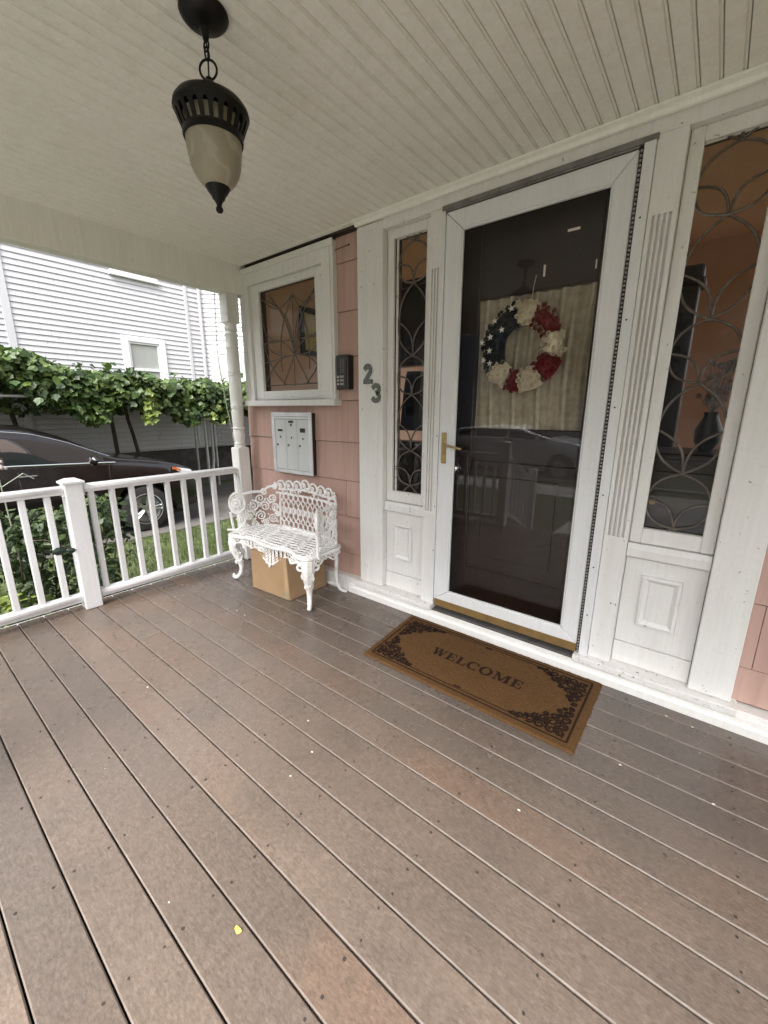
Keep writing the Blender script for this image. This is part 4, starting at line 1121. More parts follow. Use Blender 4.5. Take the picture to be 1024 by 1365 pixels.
# ------------------------------------------------------------------ doormat
mat_ = thing('doormat', 'brown coir doormat with black scroll corners and the word WELCOME', 'doormat', (-.86, 1.9, .001))
MC = [(-1.437, 1.612), (-.262, 1.606), (-.264, 2.190), (-1.482, 2.182)]
def mp(u, v, z=.0):
    a = [(1 - u) * (1 - v), u * (1 - v), u * v, (1 - u) * v]
    return (sum(a[i] * MC[i][0] for i in range(4)), sum(a[i] * MC[i][1] for i in range(4)), z)
ML, MW = 1.19, .565
mb = MB(); nu, nv = 150, 72
hr = random.Random(3)
H_ = [[.0135 + hr.uniform(-.0016, .0016) for _ in range(nu + 1)] for _ in range(nv + 1)]
def matf(u, v):
    i, j = round(u * nu), round(v * nv)
    e = min(i, nu - i, j, nv - j)
    uu, vv = u, v
    if e == 0: uu += hr.uniform(-.0016, .0016); vv += hr.uniform(-.003, .003)
    return mp(uu, vv, H_[j][i] if e > 0 else .003)
mb.grid(matf, nu, nv)
part('coir_pad', mb, COIR, mat_, fix=False)
pr = MB(); zc = [0]
def pm3(x, y): return mp(x / ML, y / MW, .0153 + zc[0] * .00004)
def stroke(pts, w):
    pts = [Vector(p) for p in pts]; out = [pts[0]]
    for a, b in zip(pts, pts[1:]):
        n = max(1, int((b - a).length / .012))
        out += [a + (b - a) * (q / n) for q in range(1, n + 1)]
    pr.ribbon(out, w, pm3); zc[0] = (zc[0] + 1) % 12
o1, o2 = .040, .062
stroke([(o1, o1), (ML - o1, o1)], .0085); stroke([(o1, MW - o1), (ML - o1, MW - o1)], .0085)
stroke([(o1, o1), (o1, MW - o1)], .0085); stroke([(ML - o1, o1), (ML - o1, MW - o1)], .010)
stroke([(o2 + .20, o2), (ML - o2 - .20, o2)], .006); stroke([(o2 + .20, MW - o2), (ML - o2 - .20, MW - o2)], .006)
stroke([(ML / 2 - .02, o2 + .012), (ML / 2 + .02, o2 + .012)], .012); stroke([(ML / 2 - .02, MW - o2 - .012), (ML / 2 + .02, MW - o2 - .012)], .012)
def scroll2(cx_, cy_, R_, turns, st_, dr, w):
    n = int(14 * turns); pts = []
    for q in range(n + 1):
        t = q / n; a = st_ + dr * 2 * PI * turns * t; rr = R_ * (1 - .78 * t)
        pts.append(Vector((cx_ + rr * math.cos(a), cy_ + rr * math.sin(a))))
    pr.ribbon(pts, [w * (1.15 - .3 * q / n) for q in range(n + 1)], pm3); zc[0] = (zc[0] + 1) % 12
SCR = [(.070, .030, .024), (.030, .070, .024), (.030, .030, .020), (.078, .078, .028), (.120, .030, .026), (.030, .122, .024), (.120, .078, .022), (.078, .124, .020), (.168, .034, .024), (.032, .172, .022), (.158, .074, .016), (.210, .028, .020), (.066, .168, .014), (.115, .116, .014), (.245, .024, .014), (.028, .212, .014), (.048, .052, .012), (.098, .052, .012), (.052, .098, .012), (.142, .054, .012), (.190, .052, .012), (.052, .145, .012), (.05, .195, .01)]
for cx_ in (0, 1):
    for cy_ in (0, 1):
        for i, (a, b, r) in enumerate(SCR):
            X_ = o1 + .008 + a if cx_ == 0 else ML - o1 - .008 - a; Y_ = o1 + .008 + b if cy_ == 0 else MW - o1 - .008 - b
            st_ = rnd.uniform(0, 2 * PI); dr = 1 if (i + cx_ + cy_) % 2 else -1
            scroll2(X_, Y_, r, 1.35, st_, dr, .0118)
        for q in range(30):
            a, b = rnd.uniform(.0, .23), rnd.uniform(.0, .19)
            if a / .25 + b / .21 > 1.0: continue
            X_ = o1 + .01 + a if cx_ == 0 else ML - o1 - .01 - a; Y_ = o1 + .01 + b if cy_ == 0 else MW - o1 - .01 - b
            an = rnd.uniform(0, PI); d = Vector((math.cos(an), math.sin(an))) * .008
            stroke([Vector((X_, Y_)) - d, Vector((X_, Y_)) + d], .007)
# lettering: slab-serif capitals
LH = .072; T_, t_ = .0175, .0075
def L2(x, y): return (TX + x * .90, TY + y)
def letter(ch):
    sf = .007
    if ch == 'W':
        w = .098; stroke([L2(.010, LH), L2(.032, 0)], T_ * .9); stroke([L2(.032, .002), L2(.049, LH * .95)], t_); stroke([L2(.046, LH), L2(.068, 0)], T_ * .9); stroke([L2(.068, .002), L2(.088, LH)], t_)
        for a, b in ((-.004, .026), (.034, .060), (.076, .100)): stroke([L2(a, LH - .003), L2(b, LH - .003)], sf)
    elif ch == 'E':
        w = .066; stroke([L2(.016, 0), L2(.016, LH)], T_); stroke([L2(0, .003), L2(.060, .003)], sf); stroke([L2(0, LH - .003), L2(.058, LH - .003)], sf)
        stroke([L2(.02, LH / 2), L2(.042, LH / 2)], sf); stroke([L2(.042, LH * .34), L2(.042, LH * .66)], .005); stroke([L2(.058, 0), L2(.058, .026)], .006); stroke([L2(.056, LH), L2(.056, LH - .024)], .006)
    elif ch == 'L':
        w = .064; stroke([L2(.016, 0), L2(.016, LH)], T_); stroke([L2(0, .003), L2(.058, .003)], sf); stroke([L2(0, LH - .003), L2(.034, LH - .003)], sf); stroke([L2(.057, 0), L2(.057, .030)], .007)
    elif ch in 'CO':
        w = .084 if ch == 'O' else .076; n = 26; a0, a1 = (0, 2 * PI) if ch == 'O' else (PI * .22, PI * 1.78)
        pts = [Vector(L2(.040 + .031 * math.cos(a0 + (a1 - a0) * q / n), LH / 2 + (LH / 2 - .002) * math.sin(a0 + (a1 - a0) * q / n))) for q in range(n + 1)]
        ws = [t_ + (T_ - t_) * abs(math.cos(a0 + (a1 - a0) * q / n)) ** 1.3 for q in range(n + 1)]
        if ch == 'C': ws = [ws[q] if q / n > .15 and q / n < .9 else t_ for q in range(n + 1)]
        pr.ribbon(pts, ws, pm3); zc[0] = (zc[0] + 1) % 12
        if ch == 'C': stroke([L2(.066, LH * .64), L2(.066, LH)], .007)
    elif ch == 'M':
        w = .104; stroke([L2(.014, 0), L2(.014, LH)], t_); stroke([L2(.018, LH), L2(.048, .004)], T_ * .9); stroke([L2(.048, .004), L2(.078, LH)], t_); stroke([L2(.084, 0), L2(.084, LH)], T_)
        for a, b in ((0, .028), (.066, .100)): stroke([L2(a, .003), L2(b, .003)], sf)
        for a, b in ((0, .022), (.076, .100)): stroke([L2(a, LH - .003), L2(b, LH - .003)], sf)
    return w
TX, TY = ML / 2 - .262, MW / 2 - LH / 2 + .0
for ch in 'WELCOME': TX += letter(ch) * .90 + .006
part('print', pr, COIRP, mat_, fix=False)

# ------------------------------------------------------------------ small litter on the boards
lit = MB(); lit2 = MB()
for i in range(70):
    x, y = rnd.uniform(-3.2, 1.2), rnd.uniform(.1, 2.15)
    s_ = rnd.uniform(.0008, .0028) * (.6 if y < .6 else 1); an = rnd.uniform(0, PI); e = rnd.uniform(1, 2.4)
    (lit if i % 6 else lit2).box(-s_ * e, -s_, .0, s_ * e, s_, s_ * .7, 0, Matrix.Translation((x, y, .0012)) @ Matrix.Rotation(an, 4, 'Z'))
for (x, y) in ((-.10, 1.68), (-.35, 1.23), (.02, 2.13), (.12, 2.12), (-1.28, 1.05), (-1.13, .94), (-2.4, 1.45), (.20, 1.70)):
    lit2.sphere((x, y, .002), .0048, 6, sc=(1.3, .8, .4))
tag(part('litter', lit, DKLIT, None), kind='stuff'); tag(part('paint_flakes', lit2, PALE, None), kind='stuff')
pt = part('petal', MB().add([(0, 0, .0022)] + [((.011 + .0022 * math.sin(3.1 * a_)) * math.cos(a_), (.009 + .002 * math.sin(2.3 * a_ + 1)) * math.sin(a_), .0035 + .0022 * math.sin(2 * a_)) for a_ in [2 * PI * q / 14 for q in range(14)]], [(0, 1 + q, 1 + (q + 1) % 14) for q in range(14)]), YELLOW, None, smooth=True)
pt.location = (-.829, .397, 0); pt.scale = (1.1, .85, 1); tag(pt, 'single round yellow petal lying on a reddish deck board', 'petal')

# ------------------------------------------------------------------ hanging cable by the post
cab = thing('cable', 'thin pale cable hanging outside beside the turned porch post', 'cable', (-3.56, 2.12, 1.1))
part('strand', MB().tube([(-3.56, 2.125, 2.41), (-3.56, 2.112, 2.1), (-3.56, 2.105, 1.899), (-3.56, 2.118, 1.7), (-3.56, 2.14, 1.516), (-3.56, 2.17, 1.3), (-3.56, 2.199, 1.08), (-3.50, 2.21, .92)], .0045, 6), GREENWIRE, cab)

# ------------------------------------------------------------------ neighbour's house
HX = -10.0
nh = thing('neighbour_house', 'white clapboard house with canted bay across the driveway', 'house', (HX - 4, 1.0, -.4))
nwall = part('wall', MB().box(HX - 8, -8, .5, HX - .03, 12, 7.2), VSIDING, nh)
part('foundation', MB().box(HX - 8, -8.02, -.5, HX - .06, 12.02, .56), STONE, nh)
part('roof', MB().prism([(HX - 8.5, 7.2), (HX + .5, 7.2), (HX + .5, 7.35), (HX - 4, 10), (HX - 8.5, 7.35)], -8.5, 12.5, 'Y'), ROOF, nh)
PT = .1005
def clap(L): return MB().prism([(-.030, 0), (.002, 0), (.0065, .004), (-.014, PT + .006), (-.030, PT + .006)], -L / 2, L / 2, 'Y').mesh('clapboard', VSIDING)
def clap_rows(y0, y1, z0, z1, skip=()):
    cache = {}
    z = z0; n = 0
    while z < z1:
        segs_ = [(y0, y1)]
        for (a, b, lo, hi) in skip:
            if z + PT > lo and z < hi:
                segs_ = [s for (p, q) in segs_ for s in ((p, min(q, a)), (max(p, b), q)) if s[1] - s[0] > .05]
        cut = []
        for (a, b) in segs_:
            if b - a > 1.6:
                q_ = rnd.uniform(a + .4, b - .4); cut += [(a, q_ - .002), (q_ + .002, b)]
            else: cut.append((a, b))
        for (a, b) in cut:
            L = round(b - a, 3)
            if L not in cache: cache[L] = clap(L)
            inst('clapboard', cache[L], nwall, (HX, (a + b) / 2, z))
        z += PT
WIN = [(3.75, 4.64, 1.60, 2.93)]
clap_rows(2.05, 5.19, .54, 4.9, WIN + [(3.72, 4.63, 4.08, 5.6)])
clap_rows(-2.6, 1.93, .54, 4.9)
clap_rows(5.26, 5.56, .54, 4.9)
part('siding_above', MB().box(HX - .03, -8, 4.95, HX - .005, 12, 7.19), VSIDING, nh)
part('siding_rest', MB().box(HX - .03, -8, .54, HX - .005, -2.6, 4.94), VSIDING, nh)
part('corner_board', bx(HX - .03, 5.19, .54, HX + .022, 5.26, 4.94), VSIDING, nh, .004)
part('corner_board', bx(HX - .03, 1.93, .54, HX + .022, 2.05, 4.94), VSIDING, nh, .004)
def nwindow(y0, y1, z0, z1):
    w = part('window', frame(MB(), 0, 1, 0, 1, .1, 0, 1), W_VINYL, nh)
    mb = MB()
    for (a, b, c_, d) in ((y0, y0 + .13, z0, z1), (y1 - .13, y1, z0, z1), (y0 + .13, y1 - .13, z1 - .11, z1), (y0 + .13, y1 - .13, z0, z0 + .07)): mb.box(HX - .03, a, c_, HX + .035, b, d)
    mb.box(HX - .03, y0 - .03, z0 - .05, HX + .07, y1 + .03, z0 - .001)
    w.data = mb.mesh('window', W_VINYL, root_loc(w), .006)
    part('sash', MB().box(HX - .028, y0 + .13, z0 + .07, HX + .012, y0 + .17, z1 - .11).box(HX - .028, y1 - .17, z0 + .07, HX + .012, y1 - .13, z1 - .11).box(HX - .028, y0 + .17, z1 - .15, HX + .012, y1 - .17, z1 - .11).box(HX - .028, y0 + .17, (z0 + z1) / 2 - .03, HX + .012, y1 - .17, (z0 + z1) / 2 + .02), W_VINYL, w, .004)
    part('shade', MB().box(HX - .025, y0 + .17, z0 + .07, HX - .02, y1 - .17, z1 - .15), BLIND, w)
    part('pane', MB().add([(HX - .012, y0 + .17, z0 + .07), (HX - .012, y1 - .17, z0 + .07), (HX - .012, y1 - .17, z1 - .15), (HX - .012, y0 + .17, z1 - .15)], [(0, 1, 2, 3)]), PANE, w, fix=False)
nwindow(3.75, 4.64, 1.60, 2.93); nwindow(3.72, 4.63, 4.10, 5.5)
# canted bay: 45 degrees from (HX, 5.56)
bay = part('bay', MB().prism([(HX - .05, 5.56), (HX, 5.56), (HX + .9, 6.46), (HX + .9, 9.0), (HX - .05, 9.0)], .54, 7.19, 'Z'), VSIDING, nh)
bc = MB().prism([(-.030, 0), (.002, 0), (.0065, .004), (-.014, PT + .006), (-.030, PT + .006)], 0, 1.27, 'Y').mesh('clapboard', VSIDING)
z = .54
# local +x of the board faces (+.707, -.707)
while z < 4.9:
    inst('clapboard', bc, bay, (HX + .022, 5.538, z), (0, 0, -PI / 4)); z += PT
rzm = Matrix.Translation((HX + .022, 5.538, 0)) @ Matrix.Rotation(-PI / 4, 4, 'Z')
def bbox(mb, y0, z0, y1, z1, x0, x1): return mb.box(x0, y0, z0, x1, y1, z1, 0, rzm)
bwm = MB()
for a in ((.17, 1.50, .33, 2.90), (.95, 1.50, 1.11, 2.90), (.33, 2.78, .95, 2.90), (.33, 1.50, .95, 1.57)): bbox(bwm, *a, -.0, .04)
bwin = part('bay_window', bwm, W_VINYL, nh, .005)
part('sash', bbox(bbox(bbox(MB(), .33, 2.73, .95, 2.78, .010, .024), .33, 2.10, .95, 2.145, .010, .024), .33, 1.57, .37, 2.73, .010, .024), W_VINYL, bwin)
part('shade', bbox(MB(), .335, 1.575, .945, 2.775, .0085, .0095), BLIND, bwin)
part('downspout', MB().tube([(HX + .10, 5.50, 4.9), (HX + .10, 5.50, .75), (HX + .16, 5.46, .2), (HX + .5, 5.2, -.2)], .035, 6), VSIDING, nh)

# ------------------------------------------------------------------ leaves
def leaf_cloud(n, fn, size, seed, up=.6, lobed=False):
    r = random.Random(seed); mb = MB()
    for _ in range(n):
        p, out = fn(r)
        s_ = size * r.uniform(.6, 1.25)
        nrm = Vector((r.gauss(0, .5) + out[0], r.gauss(0, .5) + out[1], up + r.gauss(0, .45) + out[2])).normalized()
        t = Vector((r.gauss(0, 1), r.gauss(0, 1), r.gauss(-.4, .6))); t = (t - nrm * t.dot(nrm))
        if t.length < .05: t = nrm.orthogonal()
        t.normalize(); b = nrm.cross(t); p = Vector(p)
        cup = s_ * r.uniform(-.05, .22)
        if lobed:
            vs = [p, p + t * s_ * .15 + b * s_ * .42 - nrm * cup, p + t * s_ * .48 + b * s_ * .52 - nrm * cup * 1.3, p + t * s_ * .66 + b * s_ * .22 - nrm * cup * .4, p + t * s_ * 1.0 - nrm * cup, p + t * s_ * .66 - b * s_ * .22 - nrm * cup * .4, p + t * s_ * .48 - b * s_ * .52 - nrm * cup * 1.3, p + t * s_ * .15 - b * s_ * .42 - nrm * cup]
            mb.add(vs, [(0, 1, 2, 3), (0, 3, 4, 5), (0, 5, 6, 7)])
        else:
            vs = [p, p + t * s_ * .35 + b * s_ * .28 - nrm * cup, p + t * s_ * .75 + b * s_ * .20 - nrm * cup, p + t * s_, p + t * s_ * .75 - b * s_ * .20 - nrm * cup, p + t * s_ * .35 - b * s_ * .28 - nrm * cup]
            mb.add(vs, [(0, 1, 2, 3), (0, 3, 4, 5)])
    return mb

# ------------------------------------------------------------------ grape arbour
ga = thing('grape_arbor', 'long pipe arbour smothered in grape vine between the car and white house', 'arbor', (-8.9, 2.5, -.4))
FX = -7.35  # canopy front carried out over the car to deepen the shade below
def atop(y): return 1.92 + .60 * max(0, (2.7 - y) / 2.7) ** 1.1 + .05 * math.sin(y * 5.1) + .045 * math.sin(y * 2.3 + 1)
def afn(r):
    y = r.uniform(-2.2, 6.2); u = r.random()
    if u < .50:      # top mat
        x = r.uniform(-9.97, FX); z = atop(y) - abs(r.gauss(0, .07)) - .05 * (x - FX) ** 2 * (x > -8.2) + (r.random() < .03) * r.uniform(0, .20)
        return (x, y, z), (.15, 0, .4)
    if u < .90:      # front face
        x = FX + r.gauss(0, .09); z = atop(y) - .05 - r.random() ** 1.05 * (.54 + .10 * math.sin(y * 3.7) + .08 * math.sin(y * 9))
        return (x, y, max(z, 1.31 if y < 1.7 else .9)), (.8, -.1, .2)
    x = r.uniform(-9.6, FX - .1); z = 1.75 - r.random() ** 1.6 * .4
    return (x, y, z), (.2, 0, .0)
part('foliage', leaf_cloud(30000, afn, .105, 11, .5, True), GRAPE, ga, kind='stuff', fix=False)
def cfn(r):
    t = r.random(); return (FX + .12 + r.gauss(0, .05), 2.98 + r.gauss(0, .06) * (1.2 - t), 1.68 - t * .44), (.8, -.2, .3)
part('hanging_shoot', leaf_cloud(60, cfn, .125, 5, .4, True), HOSTA, ga, kind='stuff', fix=False)
def cfn2(r):
    t = r.random(); return (FX + .1 + r.gauss(0, .05), 4.02 + .4 * t + r.gauss(0, .07), 1.40 - t * .16 + r.gauss(0, .05)), (.8, -.2, .3)
part('hanging_shoot', leaf_cloud(34, cfn2, .12, 6, .4, True), HOSTA, ga, kind='stuff', fix=False)
for (a, b, r_) in (((-9.0, 3.05, -.4), (-8.95, 3.0, 1.75), .035), ((-8.95, 3.55, -.4), (-8.9, 3.2, 1.75), .032), ((-8.9, 1.62, -.4), (-8.8, 1.55, 1.7), .035)):
    pts = [tuple(a[i] + (b[i] - a[i]) * q / 8 + (rnd.uniform(-.03, .03) if 0 < q < 8 and i < 2 else 0) for i in range(3)) for q in range(9)]
    part('trunk', MB().tube(pts, [r_ * (1.2 - .03 * q) for q in range(9)], 7), BARK, ga, smooth=True)
for (x, y) in ((-8.35, 4.5), (-8.6, -.9), (-9.55, 4.9), (-9.55, .3), (-9.4, 5.3)):
    part('pole', MB().tube([(x, y, -.4), (x, y, 1.5)], .028, 8), STEEL, ga)
part('crossbar', MB().tube([(-8.35, 4.25, 1.51), (-8.35, 4.85, 1.51)], .025, 6), STEEL, ga)
part('side_pipe', MB().tube([(FX + .02, -2, 1.58), (FX + .02, 1.75, 1.58)], .022, 6), STEEL, ga)
part('cross_pipe', MB().tube([(-9.6, 4.5, 1.53), (-7.4, 4.5, 1.53)], .025, 6), STEEL, ga)

# ------------------------------------------------------------------ shrubs
def shrub(name, label, cat, c, rad, h, n, size, seed, mt, stems=9, up=.5, tilt=.5):
    t = thing(name, label, cat, (c[0], c[1], -.4))
    r0 = random.Random(seed)
    clumps = [(c[0] + r0.uniform(-1, 1) * rad[0], c[1] + r0.uniform(-1, 1) * rad[1], -.4 + h * (.12 + .88 * r0.random()), r0.uniform(.10, .20)) for _ in range(26)]
    def fn(r):
        q = r.choice(clumps); d = Vector((r.gauss(0, 1), r.gauss(0, 1), r.gauss(0, 1))).normalized() * q[3] * r.random() ** .5
        return (q[0] + d.x, q[1] + d.y, max(-.36, min(-.4 + h * 1.05, q[2] + d.z))), tuple(d.normalized() * tilt)
    part('foliage', leaf_cloud(n, fn, size, seed, up), mt, t, kind='stuff', fix=False)
    sm = MB()
    for i in range(stems):
        e = r0.choice(clumps); b = (c[0] + r0.uniform(-.12, .12), c[1] + r0.uniform(-.12, .12), -.4)
        sm.tube([b, tuple((b[k_] + e[k_]) / 2 + r0.uniform(-.06, .06) for k_ in range(3)), e[:3]], [.009, .007, .004], 5)
    part('stem', sm, BARK, t)
    return t
shrub('rose_bush', 'dense dark green rose bush behind the left end of the railing', 'shrub', (-4.25, .62), (.38, .52), .98, 3400, .062, 21, ROSEL)
shrub('rose_bush', 'thinner leggy rose bush right of the railing newel', 'shrub', (-4.30, 1.16), (.26, .20), 1.0, 1000, .066, 22, ROSEL)
shrub('low_plant', 'low pale yellow-green plant at the foot of the dark rose bush', 'plant', (-4.0, .36), (.15, .26), .42, 330, .09, 23, HOSTA, 5, 1.0)
rc = thing('rose_cane', 'tall bare rose cane with a faded bloom in front of the dark car', 'plant', (-4.2, .55, -.4))
part('stem', MB().tube([(-4.2, .62, -.3), (-4.15, .60, .4), (-4.1, .58, .86), (-4.08, .575, 1.0)], [.008, .006, .004, .003], 5).tube([(-4.11, .585, .84), (-4.1, .48, .90), (-4.1, .45, .86)], .003, 4).tube([(-4.11, .585, .84), (-4.1, .72, .93), (-4.1, .78, .88)], .003, 4), GREENWIRE, rc)
rb = MB()
for q in range(26): rb.sphere((-4.08 + rnd.gauss(0, .018), .575 + rnd.gauss(0, .03), 1.0 + rnd.gauss(0, .014)), .012, 5)
part('bloom', rb, FLOWER, rc)
sp2 = thing('stray_leaves', 'two dark round leaves poking through the railing beside the newel', 'leaves', (-3.37, .73, .5))
for (y, z, s_) in ((.690, .475, .036), (.757, .462, .024)):
    part('leaf', MB().add([(-3.345, y + s_ * math.cos(2 * PI * q / 10), z + s_ * .8 * math.sin(2 * PI * q / 10) + .0) if q % 5 else (-3.340, y + s_ * 1.15 * math.cos(2 * PI * q / 10), z) for q in range(10)] + [(-3.336, y, z + .004)], [(q, (q + 1) % 10, 10) for q in range(10)]), simple('dark_leaf', (.022, .040, .030), None, rough=.4), sp2, fix=False)
part('twig', MB().tube([(-4.1, .6, .42), (-3.7, .70, .48), (-3.352, .755, .472)], .003, 4), BARK, sp2)

gm = MB(); gr = random.Random(9)
for _ in range(26000):
    x = gr.uniform(-6.22, -3.55); y = gr.uniform(-.6, 5.2)
    h = gr.uniform(.03, .075); an = gr.uniform(0, 2 * PI); w = .0042
    lx, ly = gr.gauss(0, .02), gr.gauss(0, .02)
    c_, s_ = math.cos(an) * w, math.sin(an) * w
    gm.add([(x - c_, y - s_, -.402), (x + c_, y + s_, -.402), (x + lx, y + ly, -.40 + h)], [(0, 1, 2)])
tag(part('grass', gm, GRASS, None, fix=False), kind='stuff')

# ------------------------------------------------------------------ cars
def car(name, label, loc, rz, paint, H=1.63, L=4.75):
    t = thing(name, label, 'car', loc, rz)
    hl = L / 2; W = .93
    TOP = [(-hl, .62), (-hl + .03, .95), (-hl + .10, 1.10), (-hl + .35, H * .84), (-1.75, H * .935), (-1.3, H * .975), (-.7, H), (-.1, H * .995), (.25, H * .965), (.6, H * .88), (1.12, 1.14), (1.3, 1.105), (1.7, 1.04), (2.0, .965), (2.2, .87), (2.3, .76), (hl - .02, .66), (hl, .56)]
    BELT = [(-hl, .60), (-hl + .1, .98), (-1.9, 1.10), (-1.2, 1.125), (0, 1.10), (1.05, 1.055), (1.3, 1.03), (1.9, .93), (2.2, .82), (hl, .54)]
    def ip(T, y):
        for (a, b), (c_, d) in zip(T, T[1:]):
            if y <= c_: return b + (d - b) * (y - a) / (c_ - a)
        return T[-1][1]
    wy = (1.42, -1.38); WR = .335
    def wid(y):
        e = max(0, (abs(y) - 1.55) / (hl - 1.55)); return W * (1 - .17 * e ** 2.6)
    def zbot(y):
        z = .24 + .06 * max(0, (abs(y) - 1.9) / .5)
        for q in wy:
            d = abs(y - q)
            if d < WR + .06: z = max(z, WR + math.sqrt(max(0, (WR + .06) ** 2 - d * d)) - .0)
        return z
    def section(y):
        zb, zt, zl, w = zbot(y), ip(TOP, y), min(ip(BELT, y), ip(TOP, y) - .02), wid(y)
        zl = max(zl, zb + .05); gh = max(0, zt - zl)
        k_ = min(1, gh / .45)
        pts = [(.30 * w, zb), (w * .93, zb), (w * .985, zb + (zl - zb) * .12), (w, zb + (zl - zb) * .45), (w * .995, zb + (zl - zb) * .75), (w * .965, zl - .012), (w * .945, zl)]
        xr = w * (.93 - .17 * k_)
        for f in (.3, .6, .85): pts.append((w * .945 + (xr - w * .945) * f, zl + gh * .86 * f))
        pts += [(xr - .02 - .06 * k_, zt - gh * .075), (xr - .14 - .08 * k_, zt - .012), (xr * .45, zt), (0, zt + .004)]
        return pts
    ys = sorted(set([-hl + L * i / 76 for i in range(77)] + [q + s_ * (WR + .06) * f for q in wy for s_ in (-1, 1) for f in (.999, .97, .9, .75, .5, .25)]))
    mb = MB(); secs = [section(y) for y in ys]; n = len(secs[0])
    for sx in (-1, 1):
        vs = [(sx * p[0], y, p[1]) for y, s_ in zip(ys, secs) for p in s_]
        mb.add(vs, [(i * n + j, i * n + j + 1, (i + 1) * n + j + 1, (i + 1) * n + j) for i in range(len(ys) - 1) for j in range(n - 1)])
        for e, y in ((0, ys[0]), (len(ys) - 1, ys[-1])):
            mb.add([(sx * p[0], y, p[1]) for p in secs[e]] , [tuple(range(n))])
    me = mb.mesh('body', paint)
    bm = bmesh.new(); bm.from_mesh(me); bmesh.ops.remove_doubles(bm, verts=bm.verts, dist=1e-4); bmesh.ops.recalc_face_normals(bm, faces=bm.faces); bm.to_mesh(me); bm.free()
    me.polygons.foreach_set('use_smooth', [True] * len(me.polygons)); me.set_sharp_from_angle(angle=math.radians(45))
    b = bpy.data.objects.new('body', me); C.objects.link(b); b.parent = t
    part('underbody', MB().box(-.72, -hl + .25, .16, .72, hl - .25, .75), BLACKP, t, local=True)
    def xside(y, z):
        s_ = section(y)
        for p, q in zip(s_, s_[1:]):
            if p[1] <= z <= q[1] and q[1] > p[1]: return p[0] + (q[0] - p[0]) * (z - p[1]) / (q[1] - p[1])
        return s_[-4][0]
    def glassband(y0, y1, name_='side_window'):
        for sx in (-1, 1):
            g = MB(); m_ = 12
            def f_(u, v):
                y = y0 + (y1 - y0) * u
                zl = ip(BELT, y) + .03; zu = ip(TOP, y) - max(.0, ip(TOP, y) - ip(BELT, y)) * .20 - .015
                zu = max(zu, zl + .004)
                z = zl + (zu - zl) * v
                return (sx * (xside(y, z) + .005), y, z)
            g.grid(f_, m_, 4)
            part(name_, g, CARGLASS, t, smooth=True, local=True, fix=True)
    glassband(-.06, .97); glassband(-1.08, -.15); glassband(-1.68, -1.16)
    # windscreen and rear window
    for (ya, yb, nm) in ((.34, 1.06, 'windscreen'), (-1.98, -hl + .42, 'rear_window')):
        g = MB()
        def f_(u, v):
            y = ya + (yb - ya) * v; s_ = section(y); w_ = s_[-3][0] * .98
            x = (u * 2 - 1) * w_; z = s_[-1][1] + .006 - .016 * (abs(u * 2 - 1)) ** 4
            return (x, y, z)
        part(nm, g.grid(f_, 10, 8), CARGLASS, t, smooth=True, local=True)
    for sx in (-1, 1):
        tr = MB(); bs_ = MB()
        tr.tube([(sx * (xside(y, ip(BELT, y) + .014) + .006), y, ip(BELT, y) + .014) for y in [-1.75 + 2.85 * q / 24 for q in range(25)]], .010, 5)
        tr.tube([(sx * (xside(y, ip(TOP, y) - (ip(TOP, y) - ip(BELT, y)) * .17) + .006), y, ip(TOP, y) - (ip(TOP, y) - ip(BELT, y)) * .17 - .005) for y in [-1.6 + 2.66 * q / 24 for q in range(25)]], .006, 5)
        for y in (.04, -.95, .98):
            bs_.tube([(sx * (xside(y, z) - .0005), y + (.10 * (z - .7) if y > .9 else 0), z) for z in [.42 + .62 * q / 8 for q in range(9)]], .005, 4)
        bs_.tube([(sx * (xside(y, .42) - .0005), y, .42) for y in [-.9 + 1.9 * q / 14 for q in range(15)]], .005, 4)
        for y in (.12, -.88):
            part('door_handle', MB().tube([(sx * (xside(y, .98) + .002), y - .10, .985), (sx * (xside(y, .98) + .028), y - .08, .99), (sx * (xside(y, .98) + .028), y + .08, .99), (sx * (xside(y, .98) + .002), y + .10, .985)], .012, 6), CHROME, t, smooth=True, local=True)
        part('wing_mirror', MB().sphere((sx * (W + .10), .80, 1.135), .10, 10, sc=(1.0, .55, .62)).tube([(sx * (W - .06), .86, 1.08), (sx * (W + .06), .82, 1.11)], .025, 6), paint, t, smooth=True, local=True)
        hd = MB(); am = MB()
        def f_(u, v):
            y = 1.93 + .36 * u; zc_ = ip(BELT, y) - .035; z = zc_ + (v - .5) * (.05 + .09 * u)
            return (sx * (xside(y, z) + .007), y, z)
        part('headlight', hd.grid(f_, 8, 4), LAMP, t, smooth=True, local=True)
        def f2(u, v):
            y = 1.86 + .14 * u; z = ip(BELT, y) - .03 + (v - .5) * .035
            return (sx * (xside(y, z) + .010), y, z)
        part('marker_lamp', am.grid(f2, 4, 2), AMBER, t, local=True)
        def f3(u, v):
            y = -hl + .05 + .30 * u; z = .88 + .14 * v
            return (sx * (xside(y, z) + .006), y, z)
        part('trim', tr, CHROME, t, local=True); part('door_seam', bs_, DARK, t, local=True)
        part('tail_lamp', MB().grid(f3, 5, 3), REDL, t, local=True)
    part('grille', MB().box(-.55, hl - .06, .52, .55, hl + .006, .70), BLACKP, t, .01, local=True)
    part('number_plate', MB().box(-.16, hl + .001, .38, .16, hl + .02, .50), PALE, t, local=True)
    ty = MB().lathe([(.20, -.11), (.30, -.115), (.330, -.10), (.340, -.06), (.340, .06), (.330, .10), (.30, .115), (.20, .11)], 36, axis='X', caps=False).mesh('tyre', RUBBER, smooth=True)
    rm = MB().lathe([(.232, .112), (.222, .116), (.215, .10), (.210, .02), (.06, .0)], 36, axis='X', caps=False)
